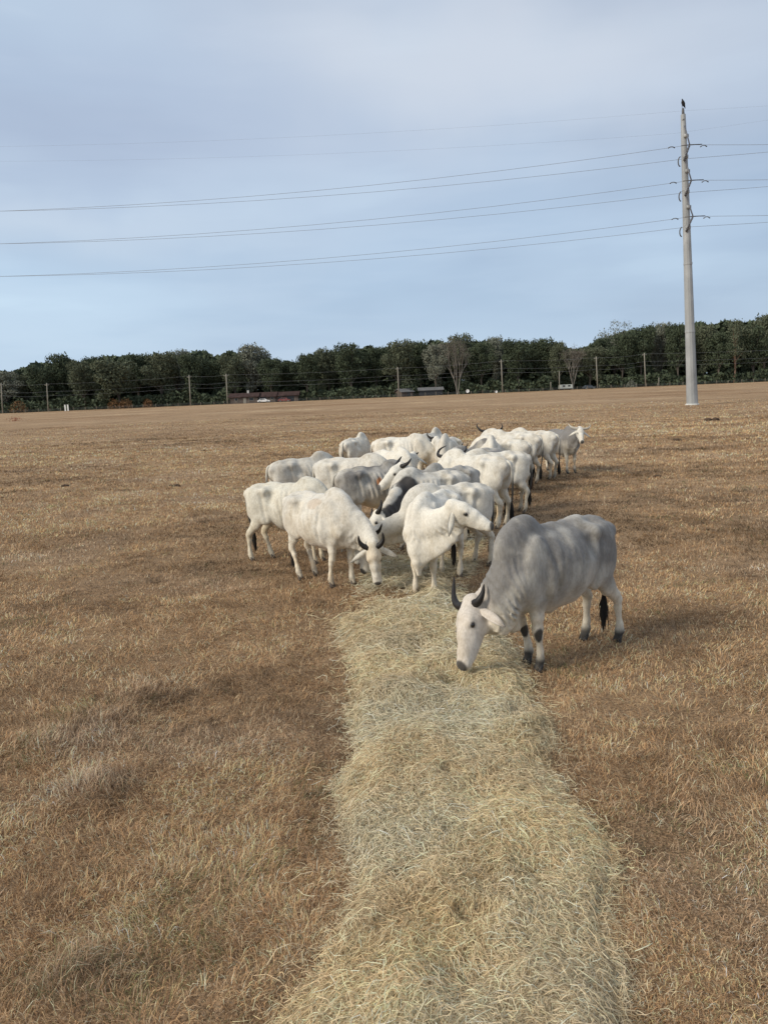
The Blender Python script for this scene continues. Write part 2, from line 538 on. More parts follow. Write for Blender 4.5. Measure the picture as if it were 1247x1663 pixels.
def make_cow(label, pos, heading, scale=1.0, pose=GRAZE, horns='up', grey=0.1, vox=0.022, cream=(0.79, 0.745, 0.645),
             greycol=(0.205, 0.195, 0.185), fat=.94, hump=1.0, ribs=1.1, tail='black', legs=None, patches=(), darkfeet=0.3,
             stain=0.35, dew=1.0, group=None, face=None, horncol='dark', seed=0, tail_side=0.0, wrinkle=0.0, darkneck=0.0, ears=1.0, eyes=True, zoff=0.0):
    if 'pw' in pose:                                           # head given by where poll and muzzle show in the photo
        pose = dict(pose); h_ = math.radians(heading); Ri = np.array([[math.cos(h_), math.sin(h_), 0], [-math.sin(h_), math.cos(h_), 0], [0, 0, 1]])
        o_ = np.array([pos[0], pos[1], ground_z(pos[0], pos[1])])
        a_ = Ri @ (at_y(*pose['pw']) - o_) / scale; b_ = Ri @ (at_y(*pose['mw']) - o_) / scale
        pose['poll'] = a_; pose['hd'] = b_ - a_; pose['hu'] = Ri @ np.array(pose['uw'], float)
        pose['hs'] = pose['hs'] if 'hs' in pose else min(max(np.linalg.norm(b_ - a_) / .5, 1.0), 1.32)
        print('POSE', label[:40], np.round(a_, 2), np.round(b_ - a_, 2), round(np.linalg.norm(b_ - a_) / .5, 2))
    poll = np.array(pose['poll'], float); D = nrm(pose['hd']); U = np.array(pose['hu'], float)
    U = nrm(U - D * np.dot(U, D)); Sd = np.cross(U, D)          # Sd = the animal's left
    hs = pose.get('hs', 1.13)

    def hp(a, u, sd=0.0):
        return poll + hs * (D * a + U * u + Sd * sd)
    muz = hp(0.5, -0.04)
    lo = np.minimum([-1.02, -0.42, -0.02], np.minimum(poll, muz) - 0.2); hi = np.maximum([0.80, 0.42, 1.68], np.maximum(poll, muz) + 0.2)
    lo[2] = -0.06
    f = Field(lo, hi, vox)
    fw = fat
    # --- trunk
    f.chain([(-0.80, 0, 1.12, .13, .16), (-0.66, 0, 1.12, .215, .225), (-0.42, 0, 1.01, .255 * fw, .33), (-0.10, 0, 0.955, .315 * fw, .385),
             (0.18, 0, 0.955, .295 * fw, .39), (0.42, 0, .975, .215, .36), (0.58, 0, 0.97, .15, .27)], k=0.07)
    f.chain([(-0.80, 0, 1.29, .035, .04), (-0.45, 0, 1.335, .045, .05), (-0.05, 0, 1.31, .045, .05), (0.3, 0, 1.33, .045, .05)], k=0.08)   # spine
    for y in (-1, 1):
        f.ecap((-.34, 0, 1.30), (-.45, y * .20, 1.262), .05, .045, .05, .04, side=(1, 0, 0), k=0.10)     # hook bones
        f.ecap((-.46, y * .20, 1.255), (-.84, y * .10, 1.205), .045, .045, .04, .04, k=0.10)
        f.ell((-0.86, y * .09, 1.20), (.06, .045, .055), k=0.06)            # pin bones
        f.ell((-0.66, y * .155, 0.98), (.185, .10, .27), axis=(1, 0, -0.15), k=0.07)     # thigh
        f.ell((-0.47, y * .19, 0.80), (.10, .07, .14), k=0.08)
        f.ell((0.40, y * .175, 1.06), (.13, .07, .27), axis=(1, 0, 0.25), k=0.06)   # shoulder blade
        f.ell((0.53, y * .155, 0.88), (.10, .075, .12), k=0.07)
    f.ell((0.56, 0, 0.80), (.16, .10, .15), k=0.08)            # brisket
    hx = pose.get('hx', 0.0)
    f.ell((0.38 + hx, 0, 1.28 + .03 * hump), (.27, .105, .15), axis=(1, 0, -0.25), k=0.12)   # hump
    f.ell((0.34 + hx, 0, 1.33 + .06 * hump), (.19, .070, .06 + .08 * hump), axis=(1, 0, -0.25), k=0.09)
    f.ell((0.28 + hx, 0, 1.37 + .085 * hump), (.10, .05, .03 + .045 * hump), k=0.07)
    f.chain([(-0.30, 0, .66, .06, .06), (0.0, 0, .565, .045, .05), (0.15, 0, .60, .04, .05)], k=0.07)     # navel flap
    # --- legs
    L = legs or {}
    feet = {}
    for nm, y in (('fl', 1), ('fr', -1)):
        dx, dy = L.get(nm, (0, 0))
        P = [(0.44, y * .155, 0.92, .075, .13), (0.38, y * .155, 0.74, .072, .108), (0.39, y * .145, 0.56, .050, .064), (0.405, y * .14, 0.43, .046, .052),
             (0.40, y * .14, 0.36, .034, .038), (0.40, y * .14, 0.20, .029, .033), (0.405, y * .14, 0.125, .036, .040), (0.43, y * .14, 0.05, .037, .045)]
        P = [(p[0] + dx * smooth01(.95 - p[2], 0, .9), p[1] + dy * smooth01(.95 - p[2], 0, .9)) + p[2:] for p in P]
        f.chain(P, k=0.035)
        feet[nm] = (P[-1][0], P[-1][1])
    for nm, y in (('hl', 1), ('hr', -1)):
        dx, dy = L.get(nm, (0, 0))
        P = [(-0.62, y * .165, 1.0, .09, .17), (-0.58, y * .17, .80, .08, .13), (-0.67, y * .165, .64, .062, .092), (-0.775, y * .155, .52, .042, .058),
             (-0.80, y * .15, .47, .042, .052), (-0.775, y * .15, .38, .033, .040), (-0.755, y * .15, .20, .030, .035), (-0.745, y * .15, .125, .037, .042),
             (-0.715, y * .15, .05, .038, .046)]
        P = [(p[0] + dx * smooth01(.95 - p[2], 0, .9), p[1] + dy * smooth01(.95 - p[2], 0, .9)) + p[2:] for p in P]
        f.chain(P, k=0.035)
        feet[nm] = (P[-1][0], P[-1][1])
    # --- neck
    A = np.array([0.36, 0, pose.get('na', 1.08)]); E = hp(0.03, -0.04)
    nc = pose.get('nc', 0.28)
    c1 = A + np.array([nc, poll[1] * 0.15, 0.0 if poll[2] < 1.2 else 0.03]); c2 = E - U * .15 - D * .12
    c1 = c1 + [0, 0, pose.get('nz', 0.0)]; c2 = c2 + [0, 0, pose.get('nz', 0.0) * .8]
    ts = np.linspace(0, 1, 9)
    NP = np.array([bez(A, c1, c2, E, t) for t in ts])
    nk = pose.get('nk', 1.0)
    rs = nk * np.interp(ts, [0, .35, .7, 1], [.165, .125, .10, .088]); rv = nk * np.interp(ts, [0, .35, .7, 1], [.26, .215, .16, .125])
    TT = np.gradient(NP, axis=0); TT /= np.linalg.norm(TT, axis=1)[:, None]
    zr = np.array([0, 0, 1.0])
    SS = []
    for i in range(9):
        s0 = np.cross(zr, TT[i]); s0 = nrm(s0) if np.linalg.norm(s0) > 0.2 else np.array([0, 1, 0])
        w = smooth01(ts[i], 0.5, 1.0)
        SS.append(nrm(s0 * (1 - w) + Sd * w))
    SS = np.array(SS); DD = np.cross(TT, SS)                       # dorsal side of the neck
    for i in range(8):
        f.ecap(NP[i], NP[i + 1], rs[i], rv[i], rs[i + 1], rv[i + 1], SS[i], k=0.05)
    # dewlap
    dw = 0.075 * dew
    tv = max(0.022, vox * 1.05)
    low = np.array([NP[i] - DD[i] * (rv[i] * 0.92) for i in range(9)])
    low[:, 2] -= dw * np.array([.9, 1.1, 1.2, 1.2, 1.0, .8, .6, .35, .1])
    low[0] = (0.52, 0, 0.70); low[1] = low[1] * .4 + np.array([0.66, 0, 0.72]) * .6
    wob = 0.015 * dew
    for i in range(8):
        a = low[i] + SS[i] * wob * math.sin(i * 1.9 + seed); b = low[i + 1] + SS[i + 1] * wob * math.sin((i + 1) * 1.9 + seed)
        f.ecap(a, b, tv * 1.15, .085, tv * 1.1, .08, SS[i], k=0.045)
    f.ecap((0.50, 0, .70), (0.36, 0, .62), tv, .06, tv, .04, k=0.05)
    if pose.get('brisket'):
        bz = pose['brisket']
        f.chain([(.56, 0, .92, .20, .17), (.62, 0, .70, .13, .13), (.65, .01, .54, .07, .10), (.66, .02, bz, .03, .05)], k=0.07)
        for q0, q1 in ((low[7], (.66, .06, .66)), (low[6], (.66, .03, .58)), (low[5], (.66, 0, .62))):
            f.ecap(q0, q1, .034, .11, .034, .11, SS[6], k=0.06)
    # --- head
    hk = 0.03
    H = [hp(-0.02, 0.0), hp(0.12, -0.015), hp(0.27, -0.03), hp(0.40, -0.038), hp(0.485, -0.045)]
    R = [(.090, .100), (.100, .128), (.076, .108), (.060, .080), (.066, .068)]
    for i in range(4):
        f.ecap(H[i], H[i + 1], R[i][0] * hs, R[i][1] * hs, R[i + 1][0] * hs, R[i + 1][1] * hs, Sd, k=hk)
    f.ecap(hp(0.08, -0.12), hp(0.42, -0.095), .058 * hs, .065 * hs, .040 * hs, .034 * hs, Sd, k=0.04)
    for y in (-1, 1):
        f.ell(hp(.165, .045, y * .074), (.05, .030, .032), axis=D, side=Sd, k=0.03)     # brow
        f.ell(hp(.12, -.105, y * .052), (.105, .040, .09), axis=D, side=Sd, k=0.035)  # cheek
        f.ell(hp(.485, -.03, y * .036), (.03, .02, .025), axis=D, side=Sd, k=0.015)   # nostril wing
    f.ell(hp(-.035, .035), (.05, .07, .045), axis=D, side=Sd, k=0.03)                  # poll
    P, Q = f.mesh()
    P = relax(P, Q, 2, 0.45)
    N = vnormals(P, Q)
    x, y, z = P.T
    # relief: ribs, neck folds
    if ribs:
        m = smooth01(x, -.38, -.25) * (1 - smooth01(x, .22, .36)) * smooth01(z, .72, .85) * (1 - smooth01(z, 1.22, 1.3))
        P = P + N * (0.007 * ribs * m * np.sin((x + 0.25 * (z - 1)) * 2 * math.pi / 0.095))[:, None]
        m2 = smooth01(x, -.42, -.34) * (1 - smooth01(x, -.24, -.16)) * smooth01(z, .95, 1.1) * (1 - smooth01(z, 1.22, 1.28))
        P = P - N * (0.022 * ribs * m2)[:, None]
    dn = np.linalg.norm(P[:, None, :] - NP[None, :, :], axis=2)
    ni = dn.argmin(1); nt_ = ts[ni]
    proj = np.einsum('ij,ij->i', P - NP[ni], TT[ni]) / 1.0
    along = ni / 8.0 * 0.85 + proj                                 # metres along the neck, roughly
    dors = np.einsum('ij,ij->i', P - NP[ni], DD[ni])
    onneck = smooth01(x + 0 * z, .50, .66) * (dn.min(1) < .34) * (1 - smooth01(nt_, .85, 1.0))
    fold = np.sin(along * 2 * math.pi / 0.068 + 5 * vnoise(P, 2.2, 23 + seed) + 2.0 * dors / .1 + 3 * vnoise(P, 6, 3 + seed))
    vent = smooth01(-dors, 0.0, .15)
    pl = np.sin(along * 2 * math.pi / 0.085 + 2.5 * vnoise(P, 4, 9 + seed)) * onneck * smooth01(-dors, .03, .14) * (1 - smooth01(-dors, .18, .27))
    P = P + SS[ni] * (0.007 * min(dew, 1.6) * pl * smooth01(vnoise(P, 3.5, 19 + seed, 2), .3, .6))[:, None]
    # creases behind the shoulder, before the thigh and over the elbow
    zz_ = smooth01(z, .66, .8) * (1 - smooth01(z, 1.2, 1.34))
    gr = np.exp(-((x - .235 - .10 * (z - 1.0)) / .028) ** 2) * zz_ * .020 + np.exp(-((x + .455 + .20 * (z - .9)) / .032) ** 2) * zz_ * .024
    gr = gr - np.exp(-((x - .30 - .10 * (z - 1.0)) / .04) ** 2) * zz_ * .006
    hol = np.exp(-((x + .34) / .08) ** 2 - ((z - 1.15) / .10) ** 2) * .044
    P = P - N * ((gr + hol) * smooth01(np.abs(y), .08, .16))[:, None]
    P = P + N * (onneck * (1 - smooth01(-dors, .18, .27)) * fold * (0.0035 * wrinkle + 0.0035 * vent * dew))[:, None]
    dd_ = vnoise(P, 7, 11 + seed, 2) - .5
    P = P + N * (dd_ * 0.012 + (vnoise(P * [1, 1, .55], 15, 13 + seed, 2) - .5) * .011)[:, None]
    # coat colours
    x, y, z = P.T
    base = np.array(cream, float); G = np.array(greycol, float)
    back = smooth01(z, .75, 1.3)
    g = grey * (0.55 + 0.45 * back)
    g = g + grey * 0.35 * np.exp(-((x - .33) ** 2 / .05 + (z - 1.42) ** 2 / .03))
    g = g + grey * 0.35 * onneck + grey * .25 * np.exp(-((x + .68) ** 2 / .03 + (z - .95) ** 2 / .08))
    g = g * smooth01(z, .50, .80 if poll[2] < 0 else .78) if grey > 0 else g
    g = (g + .05) * (0.25 + 1.35 * vnoise(P * [1, 1, .7], 4.5, 5 + seed, 4))
    dh = np.minimum.reduce([np.linalg.norm(P - h, axis=1) for h in H])
    headm = 1 - smooth01(dh, .12 * hs, .22 * hs)
    facec = np.array(face if face is not None else np.array(cream) * 0.97)
    C = base[None] * (1 - np.clip(g, 0, 1)[:, None]) + G[None] * np.clip(g, 0, 1)[:, None]
    C = C * (1 - headm[:, None] * .85) + facec[None] * headm[:, None] * .85
    st = min(1, stain * 1.5) * smooth01(vnoise(P, 3.4, 21 + seed, 3), .42, .68)
    st = st * (0.35 + 0.65 * (1 - smooth01(z, .45, .95)))
    C = C * (1 - st[:, None]) + C * np.array([.80, .66, .48])[None] * st[:, None]
    # cream tint on legs and belly, fine dark flecks of skin and dirt
    wl = (1 - smooth01(z, .35, .85)) * .45 * (0.4 + 1.2 * vnoise(P, 6, 15 + seed, 2)) * (1 - headm)
    C = C * (1 - wl[:, None]) + C * np.array([.93, .82, .66]) * wl[:, None]
    fl_ = smooth01(vnoise(P, 26, 17 + seed, 2), .62, .80) * .35 * stain * 2
    C = C * (1 - np.clip(fl_, 0, .6)[:, None] * .5)
    # dark lower legs
    legm = (1 - smooth01(z, .10, .20)) * (dh > .3)
    lm = np.clip(darkfeet * legm * (0.7 + .6 * vnoise(P, 14, 8 + seed)), 0, 1)
    C = C * (1 - lm[:, None]) + np.array([.05, .045, .04])[None] * lm[:, None]
    # muzzle, nostrils, eye rims
    dm = np.linalg.norm(P - hp(.555, .0), axis=1)
    mm = 1 - smooth01(dm, .060 * hs, .080 * hs)
    C = C * (1 - mm[:, None] * .93) + np.array([.04, .036, .034])[None] * mm[:, None] * .93
    for s_ in (-1, 1):
        de = np.linalg.norm(P - hp(.19, .022, s_ * .090), axis=1)
        em = (1 - smooth01(de, .022, .038)) * .8
        C = C * (1 - em[:, None]) + np.array([.06, .05, .045])[None] * em[:, None]
    if darkneck:
        sdc = np.einsum('ij,ij->i', P - NP[ni], SS[ni])
        w = darkneck * smooth01(x, .46, .56) * (1 - smooth01(nt_, .86, 1.0)) * smooth01(sdc, -.01, .04) * (1 - smooth01(dors + .05 * (vnoise(P, 8, 3, 2) - .5), .10, .15)) * (dn.min(1) < .36)
        C = C * (1 - w[:, None]) + np.array([.030, .027, .027]) * w[:, None]
    for pc in patches:
        c, r, colr, stg = pc
        q = (P - np.array(c)) / np.array(r)
        w = stg * (1 - smooth01(np.linalg.norm(q, axis=1) + .5 * (vnoise(P, 9, 33 + seed, 2) - .5), .75, 1.05))
        C = C * (1 - w[:, None]) + np.array(colr)[None] * w[:, None]
    nb = len(P)
    # --- ears (same skin) and tail, joined to the body mesh
    VV = [P]; QQ = [Q]; CC = [C]; off = nb
    down = np.array([0, 0, -1.0])
    for s_ in (-1, 1):
        eb = hp(.035, -.005, s_ * .075)
        ed = nrm(Sd * s_ * .75 + down * .75 - U * .25 + D * .05)
        if pose.get('ear_out'): ed = nrm(Sd * s_ * 1.0 + down * .45 - U * .15)
        wd = nrm(np.cross(ed, Sd * s_ * .2 + U)); nn = np.cross(ed, wd)
        m, w = 9, 5
        G1 = []
        for lay in (1, -1):
            for i in range(m):
                t = i / (m - 1.0)
                wid = .035 * hs * (math.sin(math.pi * min(1, t * .86 + .14)) ** .8 + .12) * ears
                cen = eb + ed * (t * .29 * hs * ears) + down * (0.045 * t * t)
                for j in range(w):
                    v = -1 + 2 * j / (w - 1.0)
                    G1.append(cen + wd * wid * v + nn * (0.022 * v * v * (1 - .5 * t) + lay * .0045))
        G1 = np.array(G1); q = []
        for lay in (0, 1):
            for i in range(m - 1):
                for j in range(w - 1):
                    a = lay * m * w + i * w + j
                    q.append([a, a + 1, a + w + 1, a + w] if lay == 0 else [a, a + w, a + w + 1, a + 1])
        for i in range(m - 1):
            for j in (0, w - 1):
                a = i * w + j; b = a + m * w
                q.append([a, a + w, b + w, b])
        for i in (0, m - 1):
            for j in range(w - 1):
                a = i * w + j; b = a + m * w
                q.append([a, a + 1, b + 1, b])
        VV.append(G1); QQ.append(np.array(q) + off); off += len(G1)
        tt = np.tile(np.repeat(np.linspace(0, 1, m), w), 2)
        ce = facec[None] * (1 - .55 * smooth01(tt, .6, 1.0))[:, None] * .92
        CC.append(ce)
    tb = np.array([-0.90, 0, 1.25])
    tp = catmull([tb + [.06, 0, .02], tb + [-.02, 0, -.02], tb + [-.055, tail_side * .2, -.25], tb + [-.04, tail_side * .6, -.55], tb + [0.0, tail_side, -.80]], 14)
    mb = MB(); mb.tube(tp, np.linspace(.034, .015, 14), 7)
    tv_, tf_ = mb.data()
    VV.append(tv_); QQ.append(tf_[0] + off)
    tri = tf_[1] + off
    tcol = np.tile(np.array(cream) * .85 * (1 - .4 * grey), (len(tv_), 1))
    tw_ = (smooth01(1.25 - tv_[:, 2], .12, .40) * .93)[:, None]
    CC.append(tcol * (1 - tw_) + np.array([.03, .027, .025]) * tw_)
    V = np.concatenate(VV); Qa = np.concatenate(QQ); Ca = np.clip(np.concatenate(CC), .01, .84)

    root = empty('cow', (pos[0], pos[1], ground_z(pos[0], pos[1]) + zoff), math.radians(heading))
    root.scale = (scale,) * 3
    tag(root, label, 'cow', group or 'cattle feeding along the hay line')
    obj('body', new_mesh('body', V, [Qa, tri], True, Ca), M_COAT, root)
    # tail switch
    e = tp[-1]; mb = MB()
    r2 = random.Random(seed + 5)
    mb.tube(catmull([e + [0, 0, .06], e + [0, tail_side * .05, -.06], e + [0.005, tail_side * .1, -.2], e + [.01, tail_side * .12, -.33]], 8),
            [.016, .030, .040, .044, .042, .034, .020, .006], 7, squash=.75)
    for i in range(26):
        a = r2.random() * 6.28; rr = .012 + .03 * r2.random(); l = .12 + r2.random() * .28
        o = np.array([math.cos(a) * rr, math.sin(a) * rr, 0])
        mb.tube([e + o * .5, e + o + [0, 0, -l * .5], e + o * 1.3 + [0, tail_side * .1, -l]], [.006, .008, .001], 4, cap=False)
    mb.build('tail_switch', M_TAILHAIR if tail == 'black' else M_TAILBROWN, root)
    # hooves
    for nm in ('fl', 'fr', 'hl', 'hr'):
        fx, fy = feet[nm]
        mb = MB()
        for s_ in (-1, 1):
            c = np.array([fx + .012, fy + s_ * .020, 0])
            mb.tube([c + [-.018, 0, .085], c + [-.006, 0, .055], c + [.008, 0, .012], c + [.010, 0, -.004]], [.020, .028, .034, .033], 8, squash=.80)
        mb.build('hoof', M_HOOF if darkfeet > .5 else M_HOOF_PALE, root)
    if eyes:
        for s_ in (-1, 1):
            mb = MB(); mb.ball(hp(.19, .022, s_ * .084), .023 * hs, 10, 7)
            mb.build('eye', M_EYE, root)
    # horns
    shapes = {
        'long': [(0, .03, .06), (.0, .04, .14), (-.05, .05, .21), (-.15, .06, .26), (-.28, .08, .27)],
        'up': [(0, .04, .06), (-.03, .05, .12), (-.10, .06, .165), (-.19, .09, .165)],
        'lyre': [(0, .03, .06), (-.0, .03, .18), (-.05, .05, .30), (-.18, .09, .38), (-.33, .10, .34)],
        'side': [(0, .04, .06), (.0, .04, .16), (-.04, .06, .26), (-.13, .08, .31)],
        'stub': [(0, .04, .07), (-.03, .05, .11), (-.07, .05, .13)],
    }
    if horns:
        sh = shapes[horns] if isinstance(horns, str) else horns
        for s_ in (-1, 1):
            kl = pose.get('horn_l', 1.0) if s_ > 0 else 1.0
            pts = catmull([hp(sh[0][0] + (a - sh[0][0]) * kl, sh[0][1] + (u - sh[0][1]) * kl, s_ * (sh[0][2] + (q - sh[0][2]) * kl)) for a, u, q in sh], 12)
            n0 = .046 if horns != 'stub' else .024
            rad = np.interp(np.linspace(0, 1, 12), [0, .5, .9, 1], [n0, n0 * .72, n0 * .3, .004])
            mb = MB(); mb.tube(pts, rad, 9)
            mb.build('horn', M_HORN if horncol == 'dark' else M_HORN_PALE, root)
    return root


def ground_z(x, y):
    p = np.array([[x, y]], float)
    return float(ground_h(p)[0])


def ground_h(p):
    d = np.hypot(p[:, 0], p[:, 1])
    h = 0.05 * (vnoise(p, 0.35, 2, 2) - .5) + 0.035 * (vnoise(p, 1.6, 4, 2) - .5) * (1 - smooth01(d, 14, 30))
    for cx, cy, r, a in TUSSOCKS:
        h = h + a * np.exp(-((p[:, 0] - cx) ** 2 + (p[:, 1] - cy) ** 2) / (r * r))
    far = smooth01(d, 60, 150)
    return h * (1 - far)


TUSSOCKS = [tuple(at(*q)[:2]) + r for q, r in [((75, 1215), (.30, .10)), ((150, 1280), (.25, .08)), ((20, 1230), (.12, -.06)), ((170, 1330), (.14, -.03)),
            ((180, 1180), (.35, .06)), ((120, 1590), (.2, .06)), ((240, 1130), (.4, .05))]]

# ------------------------------------------------------------------ ground
def pathnoise(p, sc, seed, o=3, ax=1.0):
    q = p.copy(); q[:, 0] = q[:, 0] * ax
    return vnoise(q, sc, seed, o)


def field_tone(p):
    """0..1, paler and browner patches of the pasture, shared by soil and grass"""
    a = pathnoise(p, .12, 41, 3, .55); b = pathnoise(p, .55, 43, 3, .45); c = pathnoise(p, 2.4, 47, 2, .8); e = vnoise(p, 6.5, 49, 2)
    return np.clip(.5 + 1.1 * (a - .5) + .95 * (b - .5) + .85 * (c - .5) + .6 * (e - .5), 0, 1)


def make_ground():
    ang = np.concatenate([np.linspace(-48, 48, 330), np.linspace(48, 312, 90)[1:-1]])
    ang = np.radians(90 - ang)
    rad = 0.5 * 1.0275 ** np.arange(0, 345)
    rad = rad[rad < 6000]; rad = np.append(rad, 6500.0)
    nr, na = len(rad), len(ang)
    X = rad[:, None] * np.cos(ang)[None]; Y = rad[:, None] * np.sin(ang)[None]
    P = np.stack([X.ravel(), Y.ravel()], 1)
    z = ground_h(P)
    d = np.hypot(P[:, 0], P[:, 1])
    rough = 0.045 * (vnoise(P, 5, 51, 2) - .5) * (1 - smooth01(d, 10, 22)) + .10 * (vnoise(P, .9, 53, 3) - .5) * smooth01(d, 25, 40) * (1 - smooth01(d, 90, 160))
    V = np.column_stack([P, z + rough])
    V = np.concatenate([V, [[0, 0, 0]]])
    i = np.arange(nr - 1)[:, None] * na; j = np.arange(na)[None]; k = (j + 1) % na
    Q = np.stack([i + j, i + na + j, i + na + k, i + k], -1).reshape(-1, 4)
    j = np.arange(na)
    T = np.stack([np.full(na, nr * na), j, (j + 1) % na], 1)
    m, t, b = mat_new('dry_pasture', 0.95, 0.1)
    g = t.nodes.new('ShaderNodeNewGeometry').outputs['Position']
    big = tnoise(t, .05, 5, .6, g, (.55, 1, 1))
    mid = tnoise(t, .42, 6, .65, g, (.5, 1, 1))
    fine = tnoise(t, 3.0, 7, .75, g, (.6, 1, 1))
    tiny = tnoise(t, 55, 4, .7, g)
    c = ramp(t, big, [(.33, (.36, .23, .128)), (.5, (.45, .305, .178)), (.68, (.56, .40, .245))])
    c = mixc(t, 1.0, c, ramp(t, mid, [(.32, (.68, .66, .64)), (.5, (1, 1, 1)), (.66, (1.22, 1.21, 1.19))]), 'MULTIPLY')
    c = mixc(t, 1.0, c, ramp(t, fine, [(.30, (.50, .48, .46)), (.45, (.95, .95, .95)), (.7, (1.25, 1.25, 1.25))]), 'MULTIPLY')
    c = mixc(t, .9, c, ramp(t, tiny, [(.38, (.38, .36, .34)), (.6, (1.0, 1.0, 1.0))]), 'MULTIPLY')
    t.links.new(c, b.inputs['Base Color'])
    h = t.nodes.new('ShaderNodeMath'); h.operation = 'ADD'
    t.links.new(fine, h.inputs[0]); t.links.new(mid, h.inputs[1])
    bump(t, b, h.outputs[0], .9, .22)
    me = new_mesh('pasture_ground', V, [Q, T], True)
    tag(obj('pasture_ground', me, m), kind='structure')


make_ground()


def blades(P, z, h, lean, w, az, col, droop=.5, quad2=True):
    """ribbon blades with a bend; all arrays of length n"""
    n = len(P)
    dx, dy = np.cos(az), np.sin(az)
    s = rng.uniform(-1.3, 1.3, n)                       # twist of the width axis
    wx, wy = -np.sin(az + s), np.cos(az + s)
    hx1 = h * .55 * np.sin(lean * .7); hz1 = h * .55 * np.cos(lean * .7)
    hx2 = hx1 + h * .5 * np.sin(np.minimum(lean + droop, 1.75)); hz2 = hz1 + h * .5 * np.cos(np.minimum(lean + droop, 1.75))
    V = np.empty((n, 5, 3), np.float32)
    bx, by = P[:, 0], P[:, 1]
    for i, (ox, oz, ww) in enumerate([(0, -.004, -.5), (0, -.004, .5), (hx1, hz1, .42), (hx1, hz1, -.42), (hx2, hz2, 0)]):
        V[:, i, 0] = bx + dx * ox + wx * w * ww
        V[:, i, 1] = by + dy * ox + wy * w * ww
        V[:, i, 2] = z + oz
    b = np.arange(n)[:, None] * 5
    Q = b + np.array([[0, 1, 2, 3]]); T = b + np.array([[3, 2, 4]])
    C = np.repeat(col, 5, axis=0)
    return V.reshape(-1, 3), Q, T, C


def mat_blades(name, rough=.75):
    m, t, b = mat_new(name, rough, .2)
    a = t.nodes.new('ShaderNodeAttribute'); a.attribute_name = 'coat'
    t.links.new(a.outputs['Color'], b.inputs['Base Color'])
    tr = t.nodes.new('ShaderNodeBsdfTranslucent')
    t.links.new(a.outputs['Color'], tr.inputs['Color'])
    mx = t.nodes.new('ShaderNodeMixShader'); mx.inputs[0].default_value = .22
    o = t.nodes['Material Output']
    t.links.new(b.outputs[0], mx.inputs[1]); t.links.new(tr.outputs[0], mx.inputs[2])
    t.links.new(mx.outputs[0], o.inputs['Surface'])
    return m


M_GRASS = mat_blades('dry_grass_blades')
M_HAY = mat_blades('hay_strands', .6)

# outline of the windrow: photo row -> left and right edge
HAYE = [(1663, 450, 1015), (1600, 500, 1012), (1560, 525, 1000), (1500, 552, 985), (1440, 580, 1000), (1400, 572, 1000), (1370, 562, 985), (1330, 556, 950),
        (1285, 548, 915), (1250, 556, 888), (1215, 580, 905), (1180, 578, 895), (1150, 562, 868), (1110, 575, 852), (1075, 572, 840), (1040, 558, 810), (1010, 545, 790),
        (985, 560, 770), (955, 585, 765), (920, 600, 770), (880, 625, 790), (840, 650, 800), (800, 680, 820), (770, 705, 830), (745, 735, 845)]
_he = np.array([[at((l + r) / 2, y)[1], at(l, y)[0], at(r, y)[0]] for y, l, r in HAYE])
_he = np.concatenate([[[-3.0, -.9, .85]], [[1.5, -.85, .95]], _he])
_he = _he[np.argsort(_he[:, 0])]


def hay_edges(y):
    l = np.interp(y, _he[:, 0], _he[:, 1]); r = np.interp(y, _he[:, 0], _he[:, 2])
    return l + .028 * (r - l), r - .028 * (r - l)


def hay_s(p):
    l, r = hay_edges(p[:, 1])
    wig = .10 * (vnoise(p, 3.2, 71, 3) - .5)
    return (p[:, 0] + wig - l) / (r - l)


def hay_height(p):
    s = hay_s(p)
    prof = np.clip(1 - np.abs(2 * s - 1) ** 3.2, 0, 1) ** .6
    n = .2 + 1.15 * vnoise(p, 1.15, 73, 3) + .9 * (vnoise(p, 3.4, 75, 2) - .5)
    thin = 1 - .55 * smooth01(p[:, 1], 9, 13)
    return .145 * prof * n * thin * hay_cover(p) * (hay_in(s)) * (1 - .75 * smooth01(vnoise(p, 1.9, 79, 2), .70, .80))


def hay_cover(p):
    y = p[:, 1]; n = vnoise(p, 1.5, 91, 3)
    return smooth01(n, -.25 + .66 * smooth01(y, 7.6, 10.5), -.05 + .66 * smooth01(y, 7.6, 10.5))


def hay_in(s):
    return ((s > 0) & (s < 1)).astype(float)


